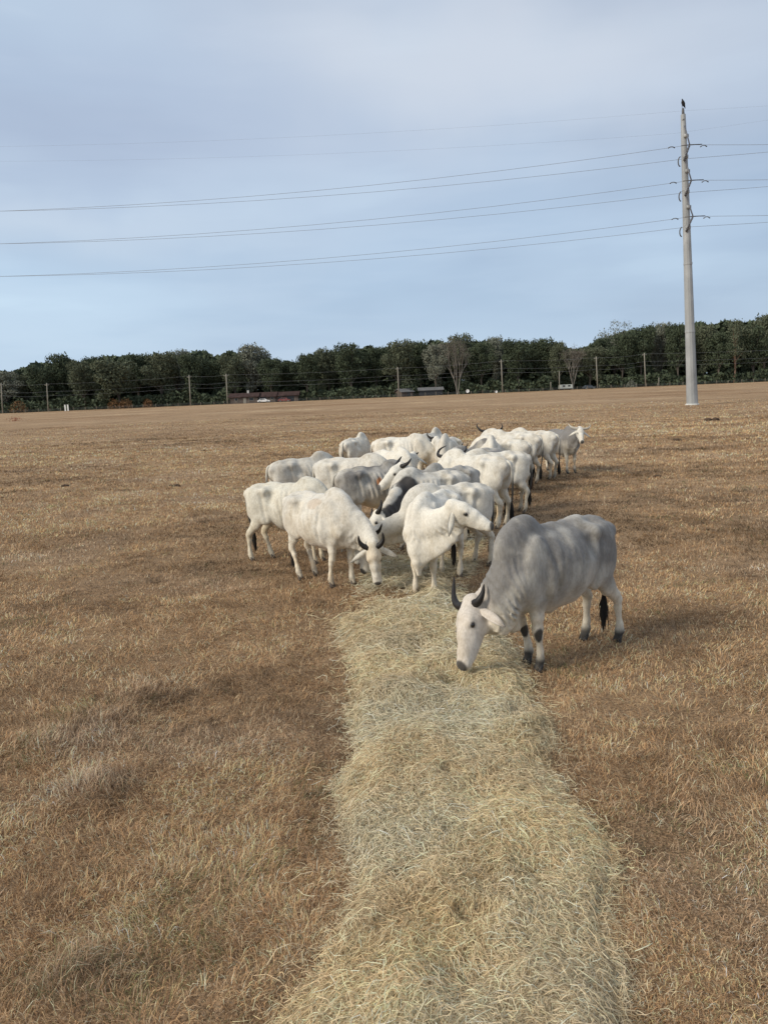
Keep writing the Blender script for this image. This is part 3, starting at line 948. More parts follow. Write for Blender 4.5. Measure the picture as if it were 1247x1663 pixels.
def make_hay():
    ys = np.concatenate([np.arange(-2.0, 12, .035), np.arange(12, 27, .09)]); u = np.linspace(-.03, 1.03, 64)
    L, R = hay_edges(ys)
    X = L[:, None] + (R - L)[:, None] * u[None]; Y = np.repeat(ys[:, None], len(u), 1)
    p = np.stack([X.ravel(), Y.ravel()], 1)
    z = ground_h(p) + hay_height(p) - .02 + .03 * (vnoise(p, 12, 77, 2) - .5) * hay_in(hay_s(p)) - .05 * (1 - hay_in(hay_s(p))) - .10 * (1 - hay_cover(p))
    nr, nc = X.shape
    i = np.arange(nr - 1)[:, None] * nc; j = np.arange(nc - 1)[None]
    Q = np.stack([i + j, i + j + 1, i + nc + j + 1, i + nc + j], -1).reshape(-1, 4)
    m, t, b = mat_new('matted_hay', .9, .1)
    n = tnoise(t, 14, 6, .7)
    n2 = tnoise(t, 90, 4, .7, stretch=(1, .5, 1))
    c = ramp(t, n, [(.3, (.15, .11, .065)), (.55, (.31, .245, .15)), (.75, (.46, .375, .24))])
    c = mixc(t, .8, c, ramp(t, n2, [(.35, (.45, .45, .42)), (.6, (1.3, 1.3, 1.25))]), 'MULTIPLY')
    t.links.new(c, b.inputs['Base Color']); bump(t, b, n2, .9, .02)
    root = obj('hay_windrow', new_mesh('hay_windrow', np.column_stack([p, z]), Q), m)
    tag(root, 'long pale windrow of loose hay running from the foreground to the cattle', 'hay', kind='stuff')
    # strands
    N = 230000
    d0 = 3.0
    yy = np.exp(rng.uniform(math.log(2.3), math.log(25), N * 2))            # density falls with distance
    keep = rng.uniform(0, 1, len(yy)) < np.clip(6.5 / yy, .25, 1) ** .6
    yy = yy[keep][:N]; N = len(yy)
    l, r = hay_edges(yy)
    s = rng.uniform(-.04, 1.04, N)
    s = np.where(rng.uniform(0, 1, N) < .14, .5 + (s - .5) * (1.0 + np.abs(rng.normal(0, .17, N))), s)
    xx = l + (r - l) * s
    p = np.stack([xx, yy], 1)
    xx = xx - .10 * (vnoise(p, 3.2, 71, 3) - .5)
    p = np.stack([xx, yy], 1)
    kc = rng.uniform(0, 1, N) < .10 + .90 * hay_cover(p)
    xx, yy, p, s = xx[kc], yy[kc], p[kc], s[kc]; N = len(xx)
    dist = np.hypot(xx, yy)
    # locks of hay share a direction
    flow = 6.28 * 1.6 * vnoise(p, 1.7, 81, 2) + rng.normal(0, .75, N)
    rnd = rng.uniform(0, 6.28, N)
    az = np.where(rng.uniform(0, 1, N) < .42, flow, rnd)
    ln = rng.uniform(.04, .15, N) * np.where(rng.uniform(0, 1, N) < .07, 1.9, 1) * np.clip(dist / 6, .9, 1.8)
    wd = np.maximum(rng.uniform(.0014, .0034, N), dist * .00045)
    curv = rng.normal(0, 3.2, N) * .6 / .15 * .12
    K = 4
    t = np.linspace(-.5, .5, K)
    V = np.empty((N, K, 2, 3), np.float32)
    lift = np.abs(rng.normal(0, .014, N)) + np.where(rng.uniform(0, 1, N) < .08, rng.uniform(0, .04, N), 0)
    arch = rng.uniform(-.03, .035, N) * ln / .12
    tilt = rng.normal(0, .16, N)
    cx = []
    for k in range(K):
        a = az + curv * t[k] * 2
        ca = az + curv * t[k]
        px_ = xx + np.cos(ca) * ln * t[k]; py_ = yy + np.sin(ca) * ln * t[k]
        q = np.stack([px_, py_], 1)
        g = ground_h(q) + hay_height(q)
        zz = g + .006 + lift + arch * (1 - (2 * t[k]) ** 2) + tilt * ln * t[k]
        zz = np.maximum(zz, ground_h(q) + .012)
        ww = wd * (.5 if k < K - 1 else .15)
        sx, sy = -np.sin(a), np.cos(a)
        for e, sg in enumerate((-1, 1)):
            V[:, k, e, 0] = px_ + sx * ww * sg; V[:, k, e, 1] = py_ + sy * ww * sg; V[:, k, e, 2] = zz + sg * ww * .5
    b = np.arange(N)[:, None] * (2 * K)
    Q = np.concatenate([b + np.array([[2 * k, 2 * k + 1, 2 * k + 3, 2 * k + 2]]) for k in range(K - 1)])
    pal = np.array([(.50, .42, .285), (.44, .365, .245), (.58, .50, .36), (.33, .265, .165), (.36, .32, .21), (.46, .365, .225), (.20, .155, .09)])
    ci = rng.choice(len(pal), N, p=[.24, .22, .16, .13, .11, .09, .05])
    shade = 1.58 * (.82 + .36 * vnoise(p, 1.3, 83, 2))[:, None] * rng.uniform(.66, 1.16, (N, 1))
    warm = (vnoise(p, 1.1, 85, 3) - .36)[:, None] * np.array([.30, .0, -.32])
    C = np.clip(pal[ci] * shade * (1 + warm), .02, .75)
    C = np.repeat(C, 2 * K, axis=0)
    me = new_mesh('loose_strands', V.reshape(-1, 3), Q, False, C)
    o = obj('loose_strands', me, M_HAY, root)
    tag(o, kind='stuff')


make_hay()


def make_grass():
    pal = np.array([(.44, .305, .175), (.36, .235, .128), (.26, .16, .085), (.58, .445, .285), (.37, .29, .20), (.12, .073, .042), (.15, .155, .07), (.41, .262, .138)])
    out = []
    TOT = 0

    def batch(n, rmin, rmax, amin, amax, power, hmul=1.0, dens_noise=True):
        # radius: density per area ~ r^-power
        u = rng.uniform(0, 1, n)
        e = 2 - power
        r = (rmin ** e + u * (rmax ** e - rmin ** e)) ** (1 / e) if abs(e) > 1e-3 else rmin * (rmax / rmin) ** u
        a = np.radians(rng.uniform(amin, amax, n))
        p = np.stack([r * np.sin(a), r * np.cos(a)], 1)
        return p, r
    p1, r1 = batch(340000, 2.6, 100, -36, 36, 1.9)
    # tufts: blades gathered round a centre and leaning out of it
    nc = 27000
    pc, rc = batch(nc, 2.6, 60, -36, 36, 1.9)
    per = 15
    cr = (.035 + .05 * rng.uniform(0, 1, nc)) * np.clip(rc / 7, 1, 4)
    off = rng.normal(0, 1, (nc, per, 2)) * cr[:, None, None]
    p2 = (pc[:, None, :] + off).reshape(-1, 2)
    az2 = np.arctan2(off[..., 1], off[..., 0]).reshape(-1) + rng.normal(0, .5, nc * per)
    ext_ = [np.array([cx, cy]) + rng.normal(0, rr * .9, (1100, 2)) for cx, cy, rr, am in TUSSOCKS if am > 0]
    p1 = np.concatenate([p1] + ext_)
    p = np.concatenate([p1, p2]); n1 = len(p1)
    r = np.hypot(p[:, 0], p[:, 1])
    tone = field_tone(p)
    s = hay_s(p)
    inside = (s > .03) & (s < .97) & (p[:, 1] < 25) & (hay_cover(p) > .45)
    bare = vnoise(p, 1.1, 61, 3)
    keep = ~inside & (rng.uniform(0, 1, len(p)) < .45 + 1.1 * smooth01(bare, .30, .5))
    # trampled darker margin beside the hay
    fl0 = 6.28 * 2 * vnoise(p, 1.3, 87, 2) + rng.normal(0, .7, len(p))
    az = np.where(rng.uniform(0, 1, len(p)) < .55, fl0, np.concatenate([rng.uniform(0, 6.28, n1), az2]))
    tuft = np.concatenate([np.zeros(n1), np.ones(len(p2))])
    p, r, tone, s, az, tuft = p[keep], r[keep], tone[keep], s[keep], az[keep], tuft[keep]
    n = len(p)
    hn = vnoise(p, .8, 63, 3)
    tus = np.zeros(n)
    for cx, cy, rr, am in TUSSOCKS:
        if am > 0: tus = np.maximum(tus, np.exp(-((p[:, 0] - cx) ** 2 + (p[:, 1] - cy) ** 2) / (rr * rr * 1.2)))
    h = (.030 + .060 * rng.uniform(0, 1, n) ** 1.5) * (.55 + .95 * hn) * (1 + .25 * tuft) * (1 + .8 * tus)
    margin = np.exp(-np.minimum(np.abs(s), np.abs(s - 1)) ** 2 / .05) * (p[:, 1] < 24)
    h *= 1 - .35 * margin
    h *= np.clip(1 + (r - 12) / 60, 1, 1.5)
    lean = np.clip(rng.normal(1.08, .40, n), .05, 1.5) * (1 - .25 * tus)
    w = np.maximum(rng.uniform(.0016, .0042, n), r * .00062 * rng.uniform(.7, 1.3, n))
    wt = np.array([.20, .20, .14, .12, .13, .10, .015, .095])
    ci = rng.choice(len(pal), n, p=wt / wt.sum())
    ci = np.where((ci == 5) & (r > 10) & (rng.uniform(0, 1, n) < .75), 1, ci)
    green = (vnoise(p, 1.7, 65, 2) > .70) & (rng.uniform(0, 1, n) < .22)
    ci = np.where(green, 6, ci)
    col = pal[ci]
    k = 1.10 * (.30 + 1.38 * tone)[:, None] * rng.uniform(.55, 1.42, (n, 1)) * (1 - .22 * margin[:, None])
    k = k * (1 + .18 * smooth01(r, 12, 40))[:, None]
    grey = np.clip(tus * .45 + smooth01(vnoise(p, .5, 67, 3), .56, .72) * .5, 0, 1)[:, None]
    lum = col.mean(1, keepdims=True)
    col = col * (1 - grey * .55) + lum * np.array([1.06, .98, .88]) * 1.05 * grey * .55
    col = np.clip(col * k * np.array([1.05, 1.0, .955]), .01, .7)
    z = ground_h(p) + 0.045 * (vnoise(p, 5, 51, 2) - .5) * (1 - smooth01(r, 10, 22))
    z = z + .10 * (vnoise(p, .9, 53, 3) - .5) * smooth01(r, 25, 40) * (1 - smooth01(r, 90, 160))
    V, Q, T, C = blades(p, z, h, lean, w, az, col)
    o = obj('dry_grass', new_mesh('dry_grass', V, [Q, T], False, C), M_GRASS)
    tag(o, 'short matted dry brown grass covering the pasture', 'grass', kind='stuff')


make_grass()

# ------------------------------------------------------------------ far side of the pasture
def base_y(px):
    return 672 - 52 * px / 1247.0


def far_pt(px, back=0.0):
    b = at(px, base_y(px))
    k = (b[1] + back) / b[1]
    return np.array([b[0] * k, b[1] * k, 0])


M_LEAF = {
    'dark': mat_plain('dark_oak_leaves', (.062, .078, .046), .8, .15, .5, .35),
    'mid': mat_plain('olive_oak_leaves', (.100, .112, .070), .8, .15, .45, .35),
    'grey': mat_plain('mossy_grey_leaves', (.17, .178, .138), .85, .1, .4, .35),
    'rust': mat_plain('rusty_leaves', (.17, .095, .045), .85, .1, .5, .5),
    'bare': mat_plain('bare_twigs', (.15, .135, .11), .85, .1, .3, .5),
}
M_BARK = mat_plain('oak_bark', (.10, .085, .07), .9, .1, .4, 1.5, bmp=.5, bdist=.05)
M_BARK_PALE = mat_plain('pale_bark', (.20, .18, .155), .9, .1, .3, 1.5)
M_BARK_RED = mat_plain('reddish_bark', (.26, .17, .12), .9, .1, .3, 1.5)


def leaf_quads(P, N, size, r):
    """small bent leaf-clump faces at P"""
    n = len(P)
    a = r.normal(0, 1, (n, 3)) + N * .6; a /= np.linalg.norm(a, axis=1)[:, None]
    b = np.cross(a, r.normal(0, 1, (n, 3))); b /= np.linalg.norm(b, axis=1)[:, None] + 1e-9
    c = np.cross(a, b)
    s = size * r.uniform(.5, 1.3, (n, 1))
    V = np.stack([P - b * s, P - c * s * .55 + a * s * .2, P + b * s, P + c * s * .6 - a * s * .1], 1)
    Q = np.arange(n * 4).reshape(n, 4)
    return V.reshape(-1, 3), Q


def crown_mesh(seed, nl=16, leaves=5200, size=.020, z0=.16, sparse=1.0, wide=.5):
    r = np.random.default_rng(seed)
    Ls = []
    for i in range(nl):
        t = r.uniform(0, 1)
        zz = z0 + .12 + (1 - z0 - .24) * t
        env = wide * math.sqrt(max(.05, 1 - ((zz - .52) / .56) ** 2))
        a = r.uniform(0, 6.28); rad = env * r.uniform(.25, .82)
        Ls.append((rad * math.cos(a), rad * math.sin(a), zz, r.uniform(.09, .175)))
    Ls.append((r.uniform(-.08, .08), 0, .86, .13))
    Ls.append((0, 0, .52, .21))
    w = np.array([l[3] ** 2 for l in Ls]); w /= w.sum()
    ci = r.choice(len(Ls), leaves, p=w)
    L = np.array(Ls)[ci]
    d = r.normal(0, 1, (leaves, 3)); d /= np.linalg.norm(d, axis=1)[:, None]
    rr = L[:, 3:] * r.uniform(.35, 1.12, (leaves, 1)) ** .6
    # small sub-clumps
    cl = 1 + .38 * (vnoise(d * 2.2 + L[:, :3] * 9, 1.5, seed, 2)[:, None] - .5) * 2
    P = L[:, :3] + d * rr * cl * np.array([1.15, 1.15, .80])
    P[:, 2] = np.maximum(P[:, 2], z0 * .7)
    return leaf_quads(P, d, size * sparse, r), Ls


def tree_proto(seed, **k):
    (V, Q), Ls = crown_mesh(seed, **k)
    cm = new_mesh('crown', V, Q, False)
    mb = MB(); r = random.Random(seed)
    mb.tube([(0, 0, -.01), (.004, .002, .12), (-.004, .004, .30), (.005, 0, .55)], [.030, .022, .017, .008], 7)
    for l in Ls[:9]:
        z1 = .14 + .25 * r.random()
        mb.tube([(0, 0, z1), (l[0] * .45, l[1] * .45, z1 + (l[2] - z1) * .55), (l[0], l[1], l[2])], [.012, .008, .003], 5, cap=False)
    Vt, Ft = mb.data()
    tm = new_mesh('trunk', Vt, Ft)
    return cm, tm


PROTO = [tree_proto(100 + i, nl=19 + i % 4 * 4, leaves=6200, size=.022, z0=.10 + .03 * (i % 3)) for i in range(7)]
PROTO_LOOSE = [tree_proto(200 + i, nl=11, leaves=2300, size=.017, z0=.3, wide=.46) for i in range(2)]
_used = {}


def make_tree(px, top, wpx, kind, label, back=14.0, proto=None, sink=0.0, bark=None, group='trees along the far edge of the pasture', name='oak_tree'):
    p = far_pt(px, back)
    q = at_y(px, top, p[1])
    H = q[2] * (0.93 + .11 * ((px * 37) % 100) / 100.0); Wd = wpx / F * p[1] * (0.85 + .3 * ((px * 53) % 100) / 100.0)
    i = (int(px * 7) % 7) if proto is None else proto
    cm, tm = (PROTO + PROTO_LOOSE)[i]
    key = (i, kind)
    if key not in _used:
        c2 = cm.copy(); c2.materials.clear(); c2.materials.append(M_LEAF[kind]); _used[key] = c2
    key2 = (i, bark or 'b')
    if key2 not in _used:
        c2 = tm.copy(); c2.materials.clear(); c2.materials.append(bark or M_BARK); _used[key2] = c2
    root = empty(name, (p[0], p[1], 0), (px * 1.7) % 6.28)
    root.scale = (Wd, Wd, H)
    tag(root, label, 'tree', group)
    obj('crown', _used[key], None, root); obj('trunk', _used[key2], None, root)
    return root


TREES = [
    (-40, 600, 95, 'dark', 'dark tree cut by the left edge of the photo beyond the leftmost utility pole', 18),
    (14, 598, 62, 'grey', 'greyish low tree behind the leftmost utility pole', 14),
    (46, 602, 60, 'mid', 'olive tree just right of the leftmost utility pole', 20),
    (74, 592, 58, 'dark', 'dark tree behind the second utility pole from the left', 16),
    (108, 577, 66, 'dark', 'tall dark tree above the pair of white posts', 22),
    (140, 586, 60, 'mid', 'rounded tree just right of the pair of white posts', 12),
    (160, 574, 54, 'dark', 'dome-topped dark tree two crowns right of the white posts', 24),
    (196, 582, 84, 'mid', 'broad full oak above the left patch of rusty bushes', 8),
    (228, 570, 70, 'dark', 'flat-topped dark oak between the rusty bushes and the third utility pole', 24),
    (264, 572, 64, 'mid', 'olive oak with a pale bare stem left of the third utility pole', 14),
    (290, 564, 56, 'grey', 'grey-topped tree just left of the third utility pole', 24),
    (318, 574, 56, 'dark', 'dark tree behind the third utility pole from the left', 14),
    (352, 580, 56, 'dark', 'dark tree between the third and fourth utility poles', 20),
    (384, 570, 50, 'mid', 'leafy tree behind the fourth utility pole at the end of the brown house', 16),
    (418, 559, 66, 'grey', 'tall open grey-green tree above the brown house', 22),
    (442, 580, 60, 'dark', 'dark crown over the right half of the brown house', 12),
    (470, 588, 54, 'dark', 'lower tree in the dip of the treeline right of the brown house', 20),
    (500, 568, 64, 'dark', 'dark oak right of the dip in the treeline', 14),
    (536, 562, 66, 'mid', 'round oak a little right of the dip in the treeline', 24),
    (572, 556, 68, 'dark', 'broad dark oak two crowns left of the fifth utility pole', 14),
    (612, 560, 60, 'dark', 'dark oak left of the fifth utility pole', 20),
    (648, 553, 64, 'mid', 'olive oak behind the fifth utility pole', 12),
    (684, 548, 62, 'dark', 'dark oak above the grey shed roofs', 24),
    (708, 560, 56, 'grey', 'grey-green tree left of the large pale bare tree', 10),
    (744, 538, 60, 'mid', 'tall leafy tree right behind the large pale bare tree', 26),
    (782, 552, 60, 'dark', 'dark oak right of the large pale bare tree', 14),
    (806, 542, 52, 'grey', 'tall grey-topped tree behind the sixth utility pole', 26),
    (842, 549, 66, 'dark', 'broad dark oak right of the sixth utility pole', 12),
    (880, 549, 62, 'dark', 'dark oak left of the smaller bare tree', 18),
    (908, 556, 46, 'mid', 'narrow oak at the edge of the gap in the treeline', 12),
    (958, 562, 54, 'mid', 'lower tree right of the smaller bare tree', 14),
    (974, 545, 50, 'dark', 'dark tree behind the seventh utility pole', 22),
    (1040, 530, 64, 'dark', 'dark oak behind the last utility pole', 14),
    (1010, 540, 60, 'dark', 'dark full tree under the tall airy crown right of the treeline gap', 12),
    (1074, 520, 62, 'grey', 'grey-green tree left of the big steel pole', 20),
    (1100, 516, 60, 'dark', 'tall dark tree half hidden by the big steel pole', 12),
    (1142, 526, 58, 'mid', 'tree just right of the big steel pole', 16),
    (1166, 536, 50, 'dark', 'lower dark tree between the big steel pole and the red-barked tree', 10),
    (1222, 522, 60, 'dark', 'dark tree right of the red-barked tree', 12),
    (1240, 511, 60, 'mid', 'tall tree cut by the right edge of the photo', 24),
    (1285, 512, 80, 'dark', 'large dark tree mostly outside the right edge of the photo', 16),
]
for t_ in TREES:
    make_tree(*t_[:5], back=t_[5])
make_tree(998, 510, 52, 'grey', 'tallest airy crown standing right of the gap in the treeline', 24, proto=7)
make_tree(1192, 507, 66, 'mid', 'tall tree with a reddish bare trunk near the right edge', 9, proto=8, bark=M_BARK_RED)


def bare_tree(px, top, wpx, label, seed, back=7):
    p = far_pt(px, back); q = at_y(px, top, p[1]); H = q[2]; Wd = wpx / F * p[1]
    r = random.Random(seed); mb = MB(); tips = []

    def grow(a, d, L, rad, lev):
        b = a + d * L; m = a + d * L * .5 + np.array([r.uniform(-1, 1), r.uniform(-1, 1), 0]) * L * .06
        mb.tube([a, m, b], [rad, rad * .85, rad * .68], 6 if lev < 2 else 4, cap=False)
        if lev >= 5:
            tips.append(b); return
        for i in range(3 if lev < 2 else 2):
            ax = np.array([r.uniform(-1, 1), r.uniform(-1, 1), r.uniform(-.15, .45)])
            nd = nrm(d + ax * (.62 if lev else .42)); nd[2] = max(nd[2], .05)
            grow(b, nrm(nd), L * r.uniform(.66, .85), rad * .62, lev + 1)
    for i in range(3):
        grow(np.array([r.uniform(-.3, .3), r.uniform(-.3, .3), -.1]), nrm([(i - 1) * .28, r.uniform(-.1, .1), 1]), H * .27, H * .016, 0)
    V, Fc = mb.data()
    k = Wd / (V[:, 0].max() - V[:, 0].min()); kz = H / V[:, 2].max()
    V = V * [k, k, kz]
    root = empty('bare_tree', (p[0], p[1], 0)); tag(root, label, 'tree', 'trees along the far edge of the pasture')
    obj('trunk', new_mesh('trunk', V, Fc), M_BARK_PALE, root)
    rr = np.random.default_rng(seed)
    T = np.array(tips) * [k, k, kz]; T = T[T[:, 2] > H * .45]
    P = np.repeat(T, 9, 0) + rr.normal(0, .55, (len(T) * 9, 3))
    Vq, Q = leaf_quads(P, np.zeros_like(P) + [0, 0, 1], .16, rr)
    obj('crown', new_mesh('crown', Vq, Q, False), M_LEAF['bare'], root)


bare_tree(742, 545, 54, 'large pale bare tree with several stems standing before the dark treeline', 5)
bare_tree(930, 562, 40, 'smaller pale bare tree beside the parked trailer', 9, 9)

# the wood behind and the undergrowth
def wood_mass():
    r = np.random.default_rng(3)
    prof = np.array([(-120, 604), (0, 604), (100, 590), (160, 586), (300, 576), (420, 575), (465, 594), (520, 574), (650, 563), (740, 556), (900, 562), (935, 574), (965, 562), (1010, 542), (1100, 530), (1250, 524), (1400, 520)], float)
    n = 60000
    px = r.uniform(-160, 1420, n); u = r.uniform(0, 1, n) ** .85; bk = r.uniform(30, 50, n)
    bx = at(0, base_y(0)); P = np.zeros((n, 3))
    A = far_pt(0, 0); B = far_pt(1247, 0)
    t = px / 1247.0
    Y = A[1] + (B[1] - A[1]) * t + bk
    top = np.interp(px, prof[:, 0], prof[:, 1]) + 8 * (vnoise(np.stack([px, px * 0], 1), .045, 5, 3) - .5) * 2
    dirx = (RN @ np.stack([(px - 623.5) / F, -(base_y(px) - 831.5) / F, -np.ones(n)]))
    X = dirx[0] / dirx[1] * Y
    dt = (RN @ np.stack([(px - 623.5) / F, -(top - 831.5) / F, -np.ones(n)]))
    Zt = CH + dt[2] / dt[1] * Y
    P = np.stack([X, Y, Zt * u * (1 - .0 * bk)], 1)
    V, Q = leaf_quads(P, np.tile([0, -1.2, .3], (n, 1)), 1.5, r)
    o = obj('woodland', new_mesh('woodland', V, Q, False), M_LEAF['dark'])
    tag(o, 'dark wood behind the front row of trees', 'woodland', kind='stuff')
    # undergrowth
    n = 26000
    px = r.uniform(-160, 1420, n); t = px / 1247.0; bk = r.uniform(7, 22, n); Y = A[1] + (B[1] - A[1]) * t + bk
    dirx = (RN @ np.stack([(px - 623.5) / F, -(base_y(px) - 831.5) / F, -np.ones(n)]))
    X = dirx[0] / dirx[1] * Y
    hh = 2.0 + 4.5 * vnoise(np.stack([px, px * 0], 1), .06, 9, 3)
    gap = smooth01(np.abs(px - 430), 52, 60) * smooth01(np.abs(px - 712), 28, 36) * smooth01(np.abs(px - 935), 34, 42)
    bk_ok = gap > .5
    P = np.stack([X, Y + (~bk_ok) * 12, hh * r.uniform(0, 1, n)], 1)
    V, Q = leaf_quads(P, np.tile([0, -.9, .4], (n, 1)), .62, r)
    o = obj('undergrowth', new_mesh('undergrowth', V, Q, False), M_LEAF['dark'])
    tag(o, 'low dark undergrowth at the foot of the treeline', 'undergrowth', kind='stuff')


wood_mass()


def bush(px, hpx, wpx, kind, label, back=4):
    p = far_pt(px, back); H = hpx / F * p[1]; Wd = wpx / F * p[1]
    r = np.random.default_rng(int(px)); n = 420
    d = r.normal(0, 1, (n, 3)); d /= np.linalg.norm(d, axis=1)[:, None]; d[:, 2] = np.abs(d[:, 2])
    P = d * r.uniform(.4, 1, (n, 1)) ** .5 * [Wd / 2, Wd / 2.5, H]
    P *= (1 + .35 * (vnoise(d, 2.4, int(px), 2) - .5))[:, None]
    V, Q = leaf_quads(P, d, .26, r)
    root = empty('bush', (p[0], p[1], 0))
    tag(root, label, 'bush', 'bushes at the foot of the treeline')
    obj('foliage', new_mesh('foliage', V, Q, False), M_LEAF[kind], root)
    mb = MB()
    for i in range(4): mb.tube([(0, 0, -.05), (math.cos(i * 1.7) * Wd * .2, math.sin(i * 1.7) * Wd * .1, H * .7)], [.06, .02], 5)
    mb.build('stem', M_BARK, root)


bush(32, 20, 30, 'rust', 'rusty brown bush between the two leftmost utility poles')
bush(187, 17, 24, 'rust', 'rusty bush under the broad full oak')
bush(206, 16, 22, 'rust', 'orange-brown bush right of the other rusty bush')
bush(241, 14, 18, 'rust', 'small yellowish bush alone left of the third utility pole')
bush(1025, 12, 18, 'grey', 'grey dead-looking bush left of the last utility pole')

# ------------------------------------------------------------------ power poles and lines
M_WOODPOLE = mat_plain('weathered_pole_wood', (.25, .23, .19), .9, .1, .25, 6, stretch=(1, 1, .1))
M_WIRE = mat_plain('line_wire', (.22, .23, .24), .6, .4, .1, 1)
M_PORC = mat_plain('insulator', (.10, .10, .11), .4, .5, .1, 3)
M_STEEL = mat_plain('galvanised_steel', (.30, .305, .30), .6, .35, .22, .9, stretch=(1, 1, .5), bmp=.2, bdist=.01)
M_STEEL_DARK = mat_plain('dark_fittings', (.09, .085, .08), .6, .4, .3, 5)
M_CONC = mat_plain('pale_concrete', (.55, .54, .50), .9, .2, .15, 3)
POLES = [(5, 672, 622, 'leftmost'), (79, 670, 622, 'second from the left'), (310, 661, 609, 'left one of the two beside the brown house'), (370, 658, 607, 'standing right beside the end of the brown house'),
         (648, 647, 596, 'left of the large pale bare tree'), (816, 637, 584, 'right of the large pale bare tree'), (970, 631, 579, 'right of the parked dark car'), (1048, 628, 573, 'just left of the big steel pole')]
tops = []
for px, by, ty, wh in POLES:
    p = far_pt(px, 3.0); q = at_y(px - 2.5, ty, p[1])
    root = empty('utility_pole', (p[0], p[1], 0)); tag(root, 'thin wooden utility pole ' + wh, 'utility pole', 'wooden utility poles along the far fence')
    top = np.array([q[0] - p[0], 0, q[2]])
    mb = MB(); mb.tube([(0, 0, -.3), top * .5, top], [.24, .20, .16], 8); mb.build('pole', M_WOODPOLE, root)
    mb = MB(); mb.box(top + [0, .0, -.7], (1.6, .14, .16)); mb.build('crossarm', M_WOODPOLE, root)
    for dx in (-.65, 0, .65):
        mb = MB(); mb.tube([top + [dx, 0, -.62], top + [dx, 0, -.5], top + [dx, 0, -.38]], [.05, .085, .04], 7); mb.build('insulator', M_PORC, root)
    tops.append((px, p + top, p))
for px, ty, lab in [(894, 620, 'short wooden post left of the parked trailer'), (908, 603, 'slim pole at the left end of the parked trailer'), (1069, 613, 'short wooden post left of the big steel pole')]:
    p = far_pt(px, 3.0); q = at_y(px, ty, p[1])
    mb = MB(); mb.tube([(0, 0, -.2), (0, 0, q[2] * .5), (0, 0, q[2])], [.17, .15, .14], 7)
    root = mb.build('short_pole', M_WOODPOLE, None, loc=(p[0], p[1], 0)); tag(root, lab, 'post')


def wire(name, pts, r, label, group, sag=1.0, cat='cable'):
    mb = MB()
    for a, b in zip(pts[:-1], pts[1:]):
        a = np.array(a, float); b = np.array(b, float)
        P = [a + (b - a) * t - np.array([0, 0, 4 * sag * t * (1 - t)]) for t in np.linspace(0, 1, 25)]
        mb.tube(P, r, 5, cap=False)
    o = mb.build(name, M_WIRE); tag(o, label, cat, group)
    return o


ext = [(far_pt(-170, 3), far_pt(-170, 3) + [0, 0, 10.6])] + [(b, t) for _, t, b in tops] + [(far_pt(1410, 3), far_pt(1410, 3) + [0, 0, 11.5])]
for k, (dz, lab) in enumerate([(-.35, 'highest thin cable strung between the wooden utility poles'), (-3.0, 'middle thin cable strung between the wooden utility poles'), (-4.4, 'lowest thin cable strung between the wooden utility poles')]):
    wire('power_cable', [t + np.array([0, 0, dz]) for b, t in ext], .018, lab, 'cables between the wooden utility poles', sag=.45)

# the tall steel pole
pb = at(1123.5, 658); PY = pb[1]


def pole_at(py):
    """point on the (slightly leaning) axis at photo row py"""
    x = 1123.5 + (1108.5 - 1123.5) * (658 - py) / (658 - 182)
    return at_y(x, py, PY)


mpp = np.linalg.norm(at_y(1124.5, 400, PY) - at_y(1123.5, 400, PY))
root = empty('transmission_pole', (pb[0], pb[1], 0)); tag(root, 'tall tapered grey steel power pole with insulators and a bird on its tip', 'power pole')
A0 = np.array([pb[0], pb[1], 0])
rows = [658, 600, 520, 440, 360, 300, 240, 186]; halfw = [9.3, 8.2, 7.4, 6.6, 5.8, 5.2, 4.6, 3.7]
mb = MB(); mb.tube([pole_at(y) - A0 for y in rows], [w * mpp for w in halfw], 12); mb.build('shaft', M_STEEL, root, smooth=False)
mb = MB(); mb.tube([(0, 0, -.3), (0, 0, .12), (0, 0, .16)], [1.15 * 9.6 * mpp, 1.15 * 9.6 * mpp, 1.08 * 9.6 * mpp], 20); mb.build('concrete_footing', M_CONC, root, smooth=False)
for y in (310, 430, 540):       # slip joints
    w_ = np.interp(-y, [-r_ for r_ in rows], halfw)
    c = pole_at(y) - A0; mb = MB(); mb.tube([c, c + [0, 0, .22]], [w_ * mpp * 1.07, w_ * mpp * 1.05], 12); mb.build('joint_collar', M_STEEL, root, smooth=False)
mb = MB()
c = pole_at(186) - A0; t = pole_at(176) - A0
mb.tube([c + [.0, -.1, -.6], (c + t) / 2, t], [.16, .12, .10], 6); mb.build('top_bracket', M_STEEL_DARK, root)
LV = [(240, 0), (297, 1), (355, 2)]
att = []
